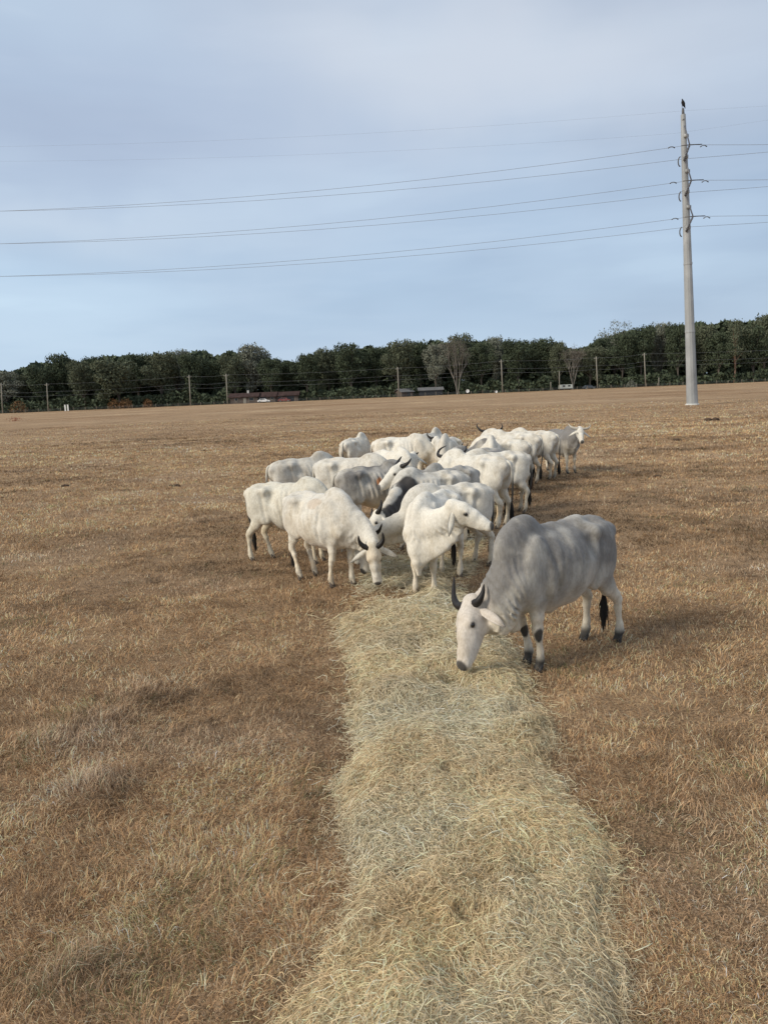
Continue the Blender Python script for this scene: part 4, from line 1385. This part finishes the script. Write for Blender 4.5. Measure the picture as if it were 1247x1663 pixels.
for y, i in LV:
    c = pole_at(y) - A0
    out_ = .34 + .06 * i
    vd = nrm([pb[0], pb[1], 0]); rt = np.array([vd[1], -vd[0], 0])
    e = c - vd * .75 + rt * (.50 + .05 * i)
    # braced line post on the near right side: a post, a slanting strut and suspension clamp
    mb = MB(); mb.tube([c - vd * .40 + [0, 0, 1.9], (c - vd * .40 + [0, 0, 1.9]) * .45 + e * .55, e], [.075, .065, .06], 7)
    o = mb.build('insulator_strut', M_PORC, root)
    mb = MB(); mb.tube([c - vd * .40 + [0, 0, -1.3], (c - vd * .40 + [0, 0, -1.3]) * .5 + e * .5, e], [.10, .08, .07], 8)
    for k in range(9):
        q = c - vd * .40 + [0, 0, -1.3] + (e - (c - vd * .40 + [0, 0, -1.3])) * (k + 1) / 10.
        mb.tube([q - [.0, 0, .03], q + [.0, 0, .03]], [.11, .11], 8)
    mb.build('post_insulator', M_PORC, root)
    mb = MB(); mb.tube([e - [.8, 0, .03], e, e + [1.2, 0, .02]], [.030, .055, .030], 6); mb.build('armour_rod', M_STEEL_DARK, root)
    for sx in (-1.75, 1.35):
        mb = MB(); q = e + np.array([sx, 0, -.10])
        mb.tube([q - [.32, 0, .12], q - [.1, 0, 0], q + [.1, 0, 0], q + [.32, 0, -.12]], [.06, .03, .03, .06], 6); mb.build('vibration_damper', M_STEEL_DARK, root)
    # far circuit: a ring-shaped hanger showing left of the shaft
    g = pole_at(y + 5) - A0
    w_ = np.interp(-(y + 5), [-r_ for r_ in rows], halfw) * mpp
    mb = MB(); mb.tube([g + np.array([-w_ - .22 * math.sin(a) + .04, .3, -.9 + 0.45 * math.cos(a)]) for a in np.linspace(.05, 3.09, 9)], .055, 6); mb.build('hanger_ring', M_STEEL_DARK, root)
    mb = MB(); mb.tube([g + vd * .3 + [0, 0, .2], g + vd * 1.8 + [0, 0, .1], g + vd * 3.0], [.12, .10, .07], 7); mb.build('far_insulator', M_PORC, root)
    for k, dz in enumerate((1.0, -.9)):
        mb = MB(); mb.box(c + [.05, -w_ - .05, dz], (.42, .16, .30)); mb.build('mounting_plate', M_STEEL, root)
    att.append((e + A0, g + vd * 3.0 + A0, y))
names = ['top', 'middle', 'bottom']
for (e, g, y), nm in zip(att, names):
    yl = {240: 343, 297: 396, 355: 449}[y]
    for side, s0, drop in (('near', e, 0), ('far', g, 0)):
        # the left span passes the photo's edge at row yl; the parabola is solved so that it does
        Lp = np.array([-118.0, 96.0 + (0 if side == 'near' else 2.0), 0])
        dirx = RN @ np.array([(0 - 623.5) / F, -(yl - 831.5) / F, -1.0])
        # intersect the vertical plane of the span with the pixel ray
        a2 = s0[:2]; b2 = Lp[:2]; M_ = np.array([[b2[0] - a2[0], -dirx[0]], [b2[1] - a2[1], -dirx[1]]])
        tt, kk = np.linalg.solve(M_, -np.array(a2))
        zt = CH + dirx[2] * kk
        sag = 4.2 if side == 'near' else 4.0
        zL = (zt + 4 * sag * tt * (1 - tt) - s0[2] * (1 - tt)) / tt
        wire('conductor', [s0, (Lp[0], Lp[1], zL)], .016, '%s %s conductor leaving the tall steel pole to the left' % (side, nm), 'conductors left of the tall steel pole', sag)
        yr = {('near', 240): 235, ('near', 297): 292, ('near', 355): 350, ('far', 240): 247, ('far', 297): 303, ('far', 355): 361}[(side, y)]
        Rp = np.array([172.0, 84.0 if side == 'near' else 86.0])
        dirx = RN @ np.array([(1247 - 623.5) / F, -(yr - 831.5) / F, -1.0])
        a2 = s0[:2]; M_ = np.array([[Rp[0] - a2[0], -dirx[0]], [Rp[1] - a2[1], -dirx[1]]])
        tt, kk = np.linalg.solve(M_, -np.array(a2)); zt = CH + dirx[2] * kk
        sag = 3.2
        zR = (zt + 4 * sag * tt * (1 - tt) - s0[2] * (1 - tt)) / tt
        wire('conductor', [s0, (Rp[0], Rp[1], zR)], .017, '%s %s conductor leaving the tall steel pole to the right' % (side, nm), 'conductors right of the tall steel pole', sag)
for y0, yl, yr, nm, dy in ((180, 238, 172, 'upper', 0), (203, 262, 195, 'lower', 2.5)):
    c = pole_at(y0) + np.array([0, dy, 0])
    for px_, yy_, X_, Y_, sd_ in ((0, yl, -118, 96, 'left'), (1247, yr, 172, 85, 'right')):
        dirx = RN @ np.array([(px_ - 623.5) / F, -(yy_ - 831.5) / F, -1.0])
        M_ = np.array([[X_ - c[0], -dirx[0]], [Y_ - c[1], -dirx[1]]]); tt, kk = np.linalg.solve(M_, -c[:2]); zt = CH + dirx[2] * kk
        sag = 2.6
        zE = (zt + 4 * sag * tt * (1 - tt) - c[2] * (1 - tt)) / tt
        wire('shield_wire', [c, (X_, Y_, zE)], .0045, '%s hair-thin shield wire leaving the tip of the tall steel pole to the %s' % (nm, sd_), 'shield wires of the tall steel pole', sag)


def make_bird():
    f = Field((-.5, -.22, -.05), (.35, .22, .95), .02)
    f.chain([(-.14, 0, .28, .05, .03), (-.02, 0, .36, .10, .10), (.04, 0, .50, .115, .12), (.05, 0, .62, .09, .09), (.07, 0, .72, .045, .045), (.10, 0, .78, .040, .042)], k=.05)
    f.chain([(-.10, 0, .34, .08, .035), (-.20, 0, .14, .06, .02), (-.26, 0, .02, .05, .015)], k=.03)
    for y in (-1, 1):
        f.chain([(.03, y * .10, .60, .025, .07), (-.06, y * .11, .40, .022, .09), (-.18, y * .06, .16, .02, .03)], k=.03)
        f.chain([(.04, y * .05, .40, .045, .045), (.06, y * .05, .20, .02, .02), (.06, y * .05, .0, .015, .015)], k=.02)
    P, Q = f.mesh(); P = relax(P, Q, 1, .4)
    pos = pole_at(176)
    root = empty('vulture', tuple(pos), math.radians(200)); root.scale = (1.05,) * 3
    tag(root, 'dark bird perched on the very tip of the tall steel pole', 'bird')
    obj('body', new_mesh('body', P, Q, True), mat_plain('black_feathers', (.02, .018, .018), .8, .2, .4, 12), root)
    mb = MB(); mb.tube([(.12, 0, .78), (.17, 0, .775), (.19, 0, .75)], [.018, .013, .004], 6); mb.build('beak', M_STEEL_DARK, root)
    for y in (-1, 1):
        mb = MB(); mb.ball((.115, y * .032, .79), .009, 6, 5); mb.build('eye', M_EYE, root)


make_bird()

# ------------------------------------------------------------------ fence, buildings and vehicles at the field's far edge
def far_fence():
    root = empty('wire_fence', tuple(far_pt(623, 0))); o0 = far_pt(623, 0)
    tag(root, 'low dark wire fence with small posts along the far edge of the pasture', 'fence')
    mb = MB(); mb.box((0, 0, .55), (.12, .12, 1.3)); V, Fc = mb.data()
    pale = mat_plain('fence_post_wood', (.24, .20, .15), .9, .1, .3, 3); pm = new_mesh('post', V, Fc, False); pm.materials.append(pale)
    xs = np.arange(-90, 1360, 19.0)
    P = []
    r = random.Random(4)
    for x in xs:
        q = far_pt(x + r.uniform(-2, 2), 0); P.append(q)
        o = obj('post', pm, None, root); o.location = q - o0; o.scale = (1, 1, r.uniform(.85, 1.15))
    for z in (.35, .65, .95):
        mb = MB(); mb.tube([p - o0 + [0, -.07, z] for p in P], .012, 4, cap=False); mb.build('wire_strand', M_WIRE, root)


far_fence()
M_WALLB = mat_plain('brown_house_wall', (.10, .08, .068), .9, .1, .3, .8)
M_ROOFR = mat_plain('rusty_roof', (.062, .040, .036), .85, .1, .35, .6, stretch=(1, .2, 1))
M_ROOFG = mat_plain('grey_roof', (.15, .15, .15), .8, .2, .2, .6)
M_GLASS_SHADE = mat_plain('dark_window_and_shade', (.015, .017, .02), .2, .5, .1, 1)  # window glass, also the painted shade inside open fronts
M_WHITE = mat_plain('white_paint', (.74, .73, .70), .6, .3, .05, 2)
M_DARKPAINT = mat_plain('dark_car_paint', (.05, .06, .07), .35, .5, .1, 2)
M_TYRE = mat_plain('tyre_rubber', (.02, .02, .02), .9, .2, .1, 5)


def gable(mb, c, L, Wd, H, over=.5, th=.16):
    """roof over a footprint, ridge along x; c = centre at eaves height"""
    x = L / 2 + over; y = Wd / 2 + over
    for s in (-1, 1):
        A_ = np.array([[-x, s * y, -.15], [x, s * y, -.15], [x, 0, H], [-x, 0, H]]); B_ = A_ - [0, 0, th]
        V = np.concatenate([A_, B_]) + c
        mb.add(V, [[0, 1, 2, 3], [7, 6, 5, 4], [0, 4, 5, 1], [1, 5, 6, 2], [2, 6, 7, 3], [3, 7, 4, 0]])


def house(px, back, L, Wd, Hw, Hr, wallm, roofm, label, cat, wins, name, chimney=False, rz=0.0):
    p = far_pt(px, back)
    root = empty(name, tuple(p), rz); tag(root, label, cat)
    mb = MB(); mb.box((0, 0, Hw / 2), (L, Wd, Hw))
    for s in (-1, 1):
        mb.add([[s * (L / 2 - .02), -Wd / 2, Hw], [s * (L / 2 - .02), Wd / 2, Hw], [s * (L / 2 - .02), 0, Hw + Hr * .9]], None, [[0, 1, 2]])
    mb.build('wall', wallm, root, smooth=False)
    mb = MB(); gable(mb, np.array([0, 0, Hw]), L, Wd, Hr); rf = mb.build('roof', roofm, root, smooth=False)
    if chimney:
        mb = MB(); mb.box((L * .12, 0, Hw + Hr + .2), (.7, .7, 1.3)); mb.build('chimney', M_CONC, rf, smooth=False)
    for x, w, h, z, kind in wins:
        mb = MB(); mb.box((x, -Wd / 2 - .02, z), (w, .10, h)); o = mb.build(kind, M_GLASS_SHADE if kind != 'door' else M_WOODPOLE, root, smooth=False)  # openings are flat near-black slabs, the shade inside put into their colour
        if kind == 'window':
            mb = MB()
            for dz in (-1, 1): mb.box((x, -Wd / 2 - .06, z + dz * h / 2), (w + .2, .08, .1))
            for dx in (-1, 1): mb.box((x + dx * w / 2, -Wd / 2 - .06, z), (.1, .07, h - .12))
            mb.build('window_frame', M_WOODPOLE, o, smooth=False)
    return root


house(399, 7, 10.0, 7, 2.5, 1.2, M_WALLB, M_ROOFR, 'low brown house with a rust roof behind the two poles', 'house',
      [(-2.6, 1.1, 1.1, 1.5, 'window'), (.4, 1.0, 2.0, 1.02, 'door'), (2.8, 1.6, 1.1, 1.5, 'window')], 'brown_house', chimney=True)
house(434, 8, 7.0, 6, 2.3, 1.4, M_WALLB, M_ROOFR, 'middle brown wing with carport opening painted dark beside the brown house', 'house',
      [(-1.4, 3.0, 1.9, 1.0, 'carport_shade'), (2.3, 1.0, 1.0, 1.5, 'window')], 'brown_outbuilding')
house(467, 9, 8.5, 6, 2.4, 1.2, M_WALLB, M_ROOFR, 'rightmost low brown shed next to the brown house', 'shed',
      [(-2.2, 1.2, 1.0, 1.5, 'window'), (1.6, 2.4, 1.9, 1.0, 'doorway_shade')], 'brown_shed')
house(656, 8, 4.8, 5, 1.9, 1.0, M_WALLB, M_ROOFG, 'small shed with a pale slanted roof behind the fifth utility pole', 'shed', [(.5, 1.2, 1.7, .9, 'doorway_shade')], 'small_shed', rz=.5)
house(699, 9, 8.4, 5, 2.2, .8, M_GLASS_SHADE, M_ROOFG, 'long dark shelter with a grey roof left of the large bare tree', 'shelter', [(-2, 2.4, 1.8, 1.0, 'opening_shade'), (2, 2.4, 1.8, 1.0, 'opening_shade')], 'open_shelter')  # walls coloured near-black in place of the shaded open inside


def car(px, back, paint, label, kind='car', rz=0.0):
    p = far_pt(px, back); root = empty('parked_car', tuple(p), rz); tag(root, label, 'car', 'vehicles parked beyond the far fence')
    prof = [(-2.2, .35), (-2.2, .85), (-1.75, .95), (-1.25, 1.42), (.45, 1.45), (1.1, .98), (2.1, .82), (2.25, .38)]
    n = len(prof); V = []
    for s, k in ((-1, .86), (1, .86)):
        for x, z in prof: V.append((x, s * (.88 if z < 1.1 else .68), z))
    Q = [[i, (i + 1) % n, n + (i + 1) % n, n + i] for i in range(n)]
    mb = MB(); mb.add(V, Q)
    for b_ in (0, n):
        mb.add([V[b_ + i] for i in (0, 1, 2, 5, 6, 7)], None, [[0, 1, 2], [0, 2, 3], [0, 3, 4], [0, 4, 5]])
        mb.add([V[b_ + i] for i in (2, 3, 4, 5)], [[0, 1, 2, 3]])
    mb.build('body', paint, root, smooth=False)
    for s in (-1, 1):
        mb = MB(); mb.add([(-1.5, s * .86, 1.0), (.9, s * .86, 1.0), (.38, s * .735, 1.38), (-1.12, s * .735, 1.38)], [[0, 1, 2, 3]]); mb.build('side_window', M_GLASS_SHADE, root, smooth=False)
    for x in (-1.4, 1.4):
        for s in (-1, 1):
            mb = MB(); mb.tube([(x, s * .74, .34), (x, s * .92, .34)], .34, 14); w_ = mb.build('wheel', M_TYRE, root, smooth=False)
            mb = MB(); mb.tube([(x, s * .90, .34), (x, s * .93, .34)], .2, 10); mb.build('rim', M_STEEL, w_, smooth=False)
    return root


car(429, 3.5, M_WHITE, 'white car parked before the middle brown wing of the house')
car(462, 3.5, mat_plain('red_car_paint', (.22, .05, .04), .4, .5, .1, 2), 'dark red car parked before the rightmost brown shed', rz=.1)
car(956, 4.5, M_DARKPAINT, 'dark car parked left of the seventh utility pole', rz=.1)

p = far_pt(918, 5); root = empty('pale_trailer', tuple(p), .05); tag(root, 'pale low trailer parked beside the smaller bare tree', 'trailer', 'vehicles parked beyond the far fence')
mb = MB(); mb.box((0, 0, 1.25), (4.6, 2.1, 1.4), taper=.94); mb.build('body', mat_plain('dull_cream_panel', (.42, .44, .40), .6, .3, .1, 1), root, smooth=False)
for x in (-.9, 1.0):
    mb = MB(); mb.box((x, -1.03, 1.45), (.8, .08, .5)); mb.build('window', M_GLASS_SHADE, root, smooth=False)
for x in (-1.1, 1.1):
    mb = MB(); mb.tube([(x, -1.0, .36), (x, -.75, .36)], .36, 14); mb.build('wheel', M_TYRE, root, smooth=False)
mb = MB(); mb.tube([(2.2, 0, .6), (3.4, 0, .5)], .06, 6); mb.build('tow_bar', M_STEEL_DARK, root)

for px, lab, back in ((107, 'left one of a pair of white posts at the far edge of the pasture', -1.5), (111.5, 'right one of a pair of white posts at the far edge of the pasture', -1.5)):
    p = far_pt(px, back); mb = MB(); mb.box((0, 0, 1.05), (.42, .3, 2.2)); mb.box((0, 0, 2.19), (.5, .38, .1))
    tag(mb.build('white_post', M_WHITE, None, smooth=False, loc=tuple(p)), lab, 'post', 'pair of white posts')
for px, py, r_, lab in ((759, 635, .62, 'round white dish on a short post right of the large bare tree'), (805.5, 636, .45, 'smaller pale round dish left of the sixth utility pole')):
    p = far_pt(px, 1.5); z = at_y(px, py, p[1])[2]
    root = empty('satellite_dish', tuple(p)); tag(root, lab, 'satellite dish')
    V = [(0, .18, 0)]; n = 18
    for k, rr in ((1, .5), (2, 1.0)):
        for a in np.linspace(0, 2 * math.pi, n, endpoint=False): V.append((r_ * rr * math.cos(a), .18 - .18 * rr * rr * 1.0, r_ * rr * math.sin(a)))
    T = [[0, 1 + j, 1 + (j + 1) % n] for j in range(n)]; Q = [[1 + j, 1 + n + j, 1 + n + (j + 1) % n, 1 + (j + 1) % n] for j in range(n)]
    mb = MB(); mb.add(np.array(V) + [0, -.1, z], Q, T); V2 = np.array(V) + [0, -.04, z]; mb.add(V2, [q[::-1] for q in Q], [t_[::-1] for t_ in T])
    mb.build('dish', M_WHITE, root); mb = MB(); mb.tube([(0, .12, -.1), (0, .12, z)], .06, 6); mb.build('mast', M_STEEL, root)

# dung pats and the tiny reddish weed on the open field
M_DUNG = mat_plain('old_dung', (.075, .052, .036), .95, .1, .4, 20, bmp=.6, bdist=.02)
DUNG = [((282, 791), .22, 'dark dung pat in the pasture right behind the leftmost cattle'), ((105, 790), .22, 'dark dung pat in the open pasture far left'), ((1067, 775), .17, 'dark dung pat on the pasture below the steel pole'),
        ((334, 733), .25, 'small dark dung pat far out left of the herd'), ((1153, 683), .5, 'dark mound on the pasture just right of the steel pole foot'), ((1096, 716), .3, 'dung pat on the far pasture below the steel pole foot')]
for i, (q, r_, lab) in enumerate(DUNG):
    p = at(*q); r_ *= .75; r2 = np.random.default_rng(i); mb = MB()
    for k in range(4): mb.ball((r2.uniform(-r_, r_), r2.uniform(-r_ * .4, r_ * .4), r_ * .12), (r_ * r2.uniform(.4, .75), r_ * r2.uniform(.4, .6), r_ * r2.uniform(.25, .42)), 9, 6)
    tag(mb.build('dung_pat', M_DUNG, None, loc=(p[0], p[1], ground_z(p[0], p[1]))), lab, 'dung pat', 'dung pats on the pasture')
p = at(26, 684); root = empty('reddish_weed', (p[0], p[1], 0)); tag(root, 'tiny reddish weed alone on the far left of the pasture', 'weed')
r2 = np.random.default_rng(8); P = r2.normal(0, 1, (90, 3)) * [.5, .3, .2] + [0, 0, .35]
V, Q = leaf_quads(P, np.tile([0, 0, 1.], (90, 1)), .12, r2); obj('foliage', new_mesh('foliage', V, Q, False), mat_plain('red_leaf', (.30, .09, .05), .8, .1, .3, 4), root)
mb = MB(); mb.tube([(0, 0, -.02), (0.02, 0, .4)], [.03, .015], 5); mb.build('stem', M_BARK, root)


# ------------------------------------------------------------------ the cattle
COWS = []


def pf(front, hind):
    """front-feet and hind-feet pixels -> position, heading (deg), stance length"""
    a = at(*front)[:2]; b = at(*hind)[:2]
    return (a + b) / 2, math.degrees(math.atan2(*(a - b)[::-1])), float(np.linalg.norm(a - b))



def by_front(px, h, sc):
    a = at(*px)[:2]; c = math.radians(h)
    return a - .43 * sc * np.array([math.cos(c), math.sin(c)])


def by_hind(px, h, sc):
    a = at(*px)[:2]; c = math.radians(h)
    return a + .73 * sc * np.array([math.cos(c), math.sin(c)])


def by_top(px, h, sc, lx=.33, z=1.46):
    """the pixel where the hump (lx .33) or the hips (lx -.45, z 1.36) show"""
    a = at(px[0], px[1], z * sc)[:2]; c = math.radians(h)
    return a - lx * sc * np.array([math.cos(c), math.sin(c)])


# foremost grey animal, grazing by the hay
make_cow('large grey cow with long dark horns grazing the near end of the hay', by_front((864, 1083), 219, 1.08) + .20 * np.array([-.77, -.64]), 219, 1.08,
         pose=dict(pw=(768, 984, 7.42), mw=(748, 1070, 7.12), uw=(-.80, -.50, .05), nc=.22, na=.93, nk=.86, hx=.08, horn_l=.52, hs=1.1, brisket=.46, ear_out=True), horns='long', grey=1.05, vox=.0135, ribs=.25,
         fat=1.06, hump=.7, wrinkle=1.3, darkfeet=1.0, stain=.12, face=(.62, .55, .47), dew=2.4, seed=1,
         legs=dict(fl=(-.15, -.03), fr=(-.25, .03), hl=(-.22, .0), hr=(-.06, 0)), greycol=(.205, .195, .182),
         patches=[((.245, -.10, .36), (.05, .08, .08), (.03, .027, .025), .95), ((.33, .15, .37), (.05, .05, .09), (.03, .027, .025), .95)])
V1, V2, V3 = .0145, .020, .026
DARK = (.035, .03, .028)

make_cow('hornless white cow looking right with its neck twisted and dewlap hanging', by_front((689, 967), 246, 1.0), 246, 1.0,
         pose=dict(pw=(736, 823, 10.08), mw=(797, 851, 9.90), uw=(.30, -.35, .9), nc=.30, nk=1.05, nz=-.14, brisket=.36), horns=None, grey=.10, vox=V1, dew=1.9, wrinkle=.5, stain=.2, darkfeet=.25, seed=2, hump=.05, fat=1.12)
make_cow('front white cow of the left side, grazing with its horned head facing the camera', by_front((562, 954), 312, 1.0), 312, 1.0,
         pose=dict(pw=(605, 888, 10.75), mw=(613, 946, 10.70), uw=(-.05, -1, .15), nc=.30, ear_out=True), horns='up', grey=.22, vox=V1, fat=1.12, hump=.55, stain=.4, seed=3,
         patches=[((.05, -.20, 1.25), (.16, .14, .10), (.48, .36, .25), .5)], darkfeet=.35, legs=dict(fl=(.0, 0), fr=(-.16, 0), hr=(.20, 0), hl=(.20, 0)))
make_cow('cream cow at the far left with its head hidden behind the grazing white cow', by_hind((424, 909), 338, 1.0), 338, 1.0,
         pose=GRAZE, horns='up', grey=.10, vox=V2, hump=.55, stain=.3, cream=(.70, .66, .55), seed=4, darkfeet=.1, legs=dict(hr=(-.10, 0), hl=(.14, 0)), tail_side=.10)
make_cow('white cow grazing leftward behind the head-turned cow, its horned head in the hay', by_hind((783, 916), 204, .99), 204, .99,
         pose=dict(pw=(600, 868, 11.6), mw=(588, 925, 11.4), uw=(-.7, -.6, .2), nc=.42, na=.90, nk=.78), horns='side', grey=.20, vox=V2, hump=.0, stain=.3, seed=5, darkfeet=.1, legs=dict(hr=(.06, 0), hl=(-.06, 0)))
make_cow('lean grey cow with visible ribs and an orange mark on its shoulder', by_top((638, 749), 20, 1.0), 20, 1.0,
         pose=dict(poll=(1.05, .1, .80), hd=(.5, .1, -.85), hu=(.85, 0, .5), nc=.3), horns='up', grey=.8, vox=V2, ribs=1.8, fat=.95, hump=.6, stain=.2, seed=6,
         patches=[((-.08, -.28, 1.08), (.065, .22, .11), (.36, .15, .06), 1.0), ((0, 0, 1.36), (.75, .07, .07), (.10, .09, .08), .6)], tail_side=.12)
make_cow('bony white cow at the back left behind the far left cow', by_top((468, 749), 28, 1.04, -.45, 1.36), 28, 1.04,
         pose=GRAZE, horns='up', grey=.35, vox=V3, ribs=.8, hump=.7, stain=.3, seed=7)
make_cow('long-backed white cow in the left row behind the bony white one', by_top((606, 741), 340, 1.08, .33, 1.42), 340, 1.08,
         pose=GRAZE, horns='up', grey=.28, vox=V3, hump=.3, stain=.2, seed=8)
make_cow('small white rump farthest left at the back of the herd', by_top((568, 713), 62, 1.0, -.45, 1.36), 62, 1.0, pose=GRAZE, horns='up', grey=.15, vox=V3, seed=9)
make_cow('white cow with small dark horns whose short face looks at the camera mid-herd', by_top((652, 728), 305, 1.02), 305, 1.02,
         pose=dict(pw=(671, 740, 19.0), mw=(673, 759, 18.6), uw=(0, -.75, .65), nc=.3, ear_out=True), horns='stub', grey=.12, vox=V3, hump=.6, seed=10)
make_cow('grey-humped cow facing left with a tall dark horn and lowered white face', by_top((704, 757), 226, 1.0), 226, 1.0,
         pose=dict(pw=(651, 760, 14.0), mw=(616, 789, 13.8), uw=(-.5, -.3, .8), nc=.28), horns='up', grey=.6, vox=V2, hump=.8, seed=11, stain=.1)
make_cow('cow with a black neck and shoulder grazing between the ribbed and white cows', by_top((662, 763), 206, 1.0), 206, 1.0,
         pose=dict(pw=(614, 838, 12.75), mw=(600, 880, 12.4), uw=(-.8, -.3, .3), nc=.3), horns='up', grey=.25, vox=V2, hump=.7, seed=12, darkneck=.97,
         patches=[((.74, .14, .98), (.30, .17, .26), DARK, .97), ((.45, .20, 1.15), (.26, .14, .28), DARK, .97)])
make_cow('white cow seen from behind, its black tail hanging, front of the right row', by_hind((815, 856), 140, 1.08), 140, 1.08,
         pose=GRAZE, horns='up', grey=.16, vox=V2, hump=.6, stain=.25, ribs=.5, seed=13, tail_side=-.08, darkfeet=.15)
make_cow('cream cow standing low between the two nearest rows, only its back in view', by_top((786, 748), 160, .98, -.45, 1.36), 160, .98,
         pose=GRAZE, horns='up', grey=.12, vox=V3, hump=.5, stain=.5, seed=14)
make_cow('white cow with a brown tail tip, second from the front in the right row', by_hind((850, 803), 148, 1.06), 148, 1.06,
         pose=GRAZE, horns='up', grey=.14, vox=V3, hump=.4, tail='brown', seed=15, tail_side=-.10, darkfeet=.3)
make_cow('white cow third in the right row with one hind leg forward', by_hind((868, 786), 150, 1.08), 150, 1.08,
         pose=GRAZE, horns='up', grey=.16, vox=V3, hump=.5, seed=16, legs=dict(hl=(.15, 0)), darkfeet=.2)
make_cow('cream cow with a long black tail, next to the grey-necked cow', by_hind((896, 778), 140, 1.06), 140, 1.06,
         pose=GRAZE, horns='up', grey=.20, vox=V3, hump=.4, seed=17, tail_side=-.10, darkfeet=.4)
make_cow('grey-necked horned cow at the far right looking at the camera', by_front((927, 769), 290, 1.0), 290, 1.0,
         pose=dict(pw=(941, 698, 23.75), mw=(945, 716, 23.32), uw=(.05, -.75, .65), nc=.22, ear_out=True), horns=[(0, .04, .06), (-.01, .04, .17), (-.07, .05, .27), (-.19, .06, .33)], horncol='pale', grey=1.15, vox=.02,
         hump=.7, seed=18, darkfeet=.7, dew=1.3)
make_cow('distant cow with wide upcurved dark horns raised above the right row', by_top((797, 712), 262, 1.05), 262, 1.05,
         pose=dict(pw=(795, 702, 24.2), mw=(796, 716, 23.8), uw=(0, -.6, .8), nc=.25, ear_out=True), horns='lyre', grey=.15, vox=V3, seed=19)
make_cow('white back behind the mid-herd face, second row from the rear', by_top((652, 711), 350, 1.08, -.1, 1.36), 350, 1.08, pose=GRAZE, horns='up', grey=.10, vox=V3, hump=.4, seed=20)
make_cow('bony white cow at the back with a dark mark on its hip', by_top((690, 706), 60, 1.04, -.45, 1.36), 60, 1.04, pose=GRAZE, horns='up', grey=.35, vox=V3, ribs=.8, seed=21,
         patches=[((-.55, -.2, 1.15), (.10, .12, .10), (.12, .10, .09), .7)])
make_cow('white cow at the back facing the camera with dark drooping horns', by_top((722, 708), 250, 1.04), 250, 1.04,
         pose=dict(pw=(708, 714, 23.3), mw=(702, 731, 23.1), uw=(-.1, -.7, .7), nc=.28), horns='side', grey=.25, vox=V3, seed=22)
make_cow('white cow facing left with one large lyre-shaped horn at the herd centre', by_top((772, 730), 190, 1.02), 190, 1.02,
         pose=dict(pw=(729, 743, 16.9), mw=(710, 764, 16.6), uw=(-.4, -.4, .8), nc=.3), horns=[(0, .03, .06), (.02, .04, .2), (-.04, .05, .32), (-.2, .07, .36), (-.33, .08, .26)], grey=.12, vox=V3, hump=.45, ribs=.5, seed=23)
make_cow('grey-humped cow facing left behind the right row', by_top((786, 714), 185, 1.0), 185, 1.0,
         pose=dict(poll=(.95, .0, 1.10), hd=(.6, 0, -.8), hu=(.8, 0, .6), nc=.3), horns='long', grey=.8, vox=V3, hump=.6, seed=24)
make_cow('grey cow with wrinkled neck lowered in the middle of the herd', by_top((744, 726), 205, 1.02), 205, 1.02, pose=dict(poll=(1.05, .05, .9), hd=(.5, .1, -.8), hu=(.8, 0, .5), nc=.3), horns='side', grey=.8, vox=V3, wrinkle=1.5, hump=.6, seed=25)
make_cow('white back showing just behind the wide-horned distant cow', by_top((826, 702), 150, 1.08, -.2, 1.36), 150, 1.08, pose=GRAZE, horns='up', grey=.2, vox=V3, hump=.5, seed=26)
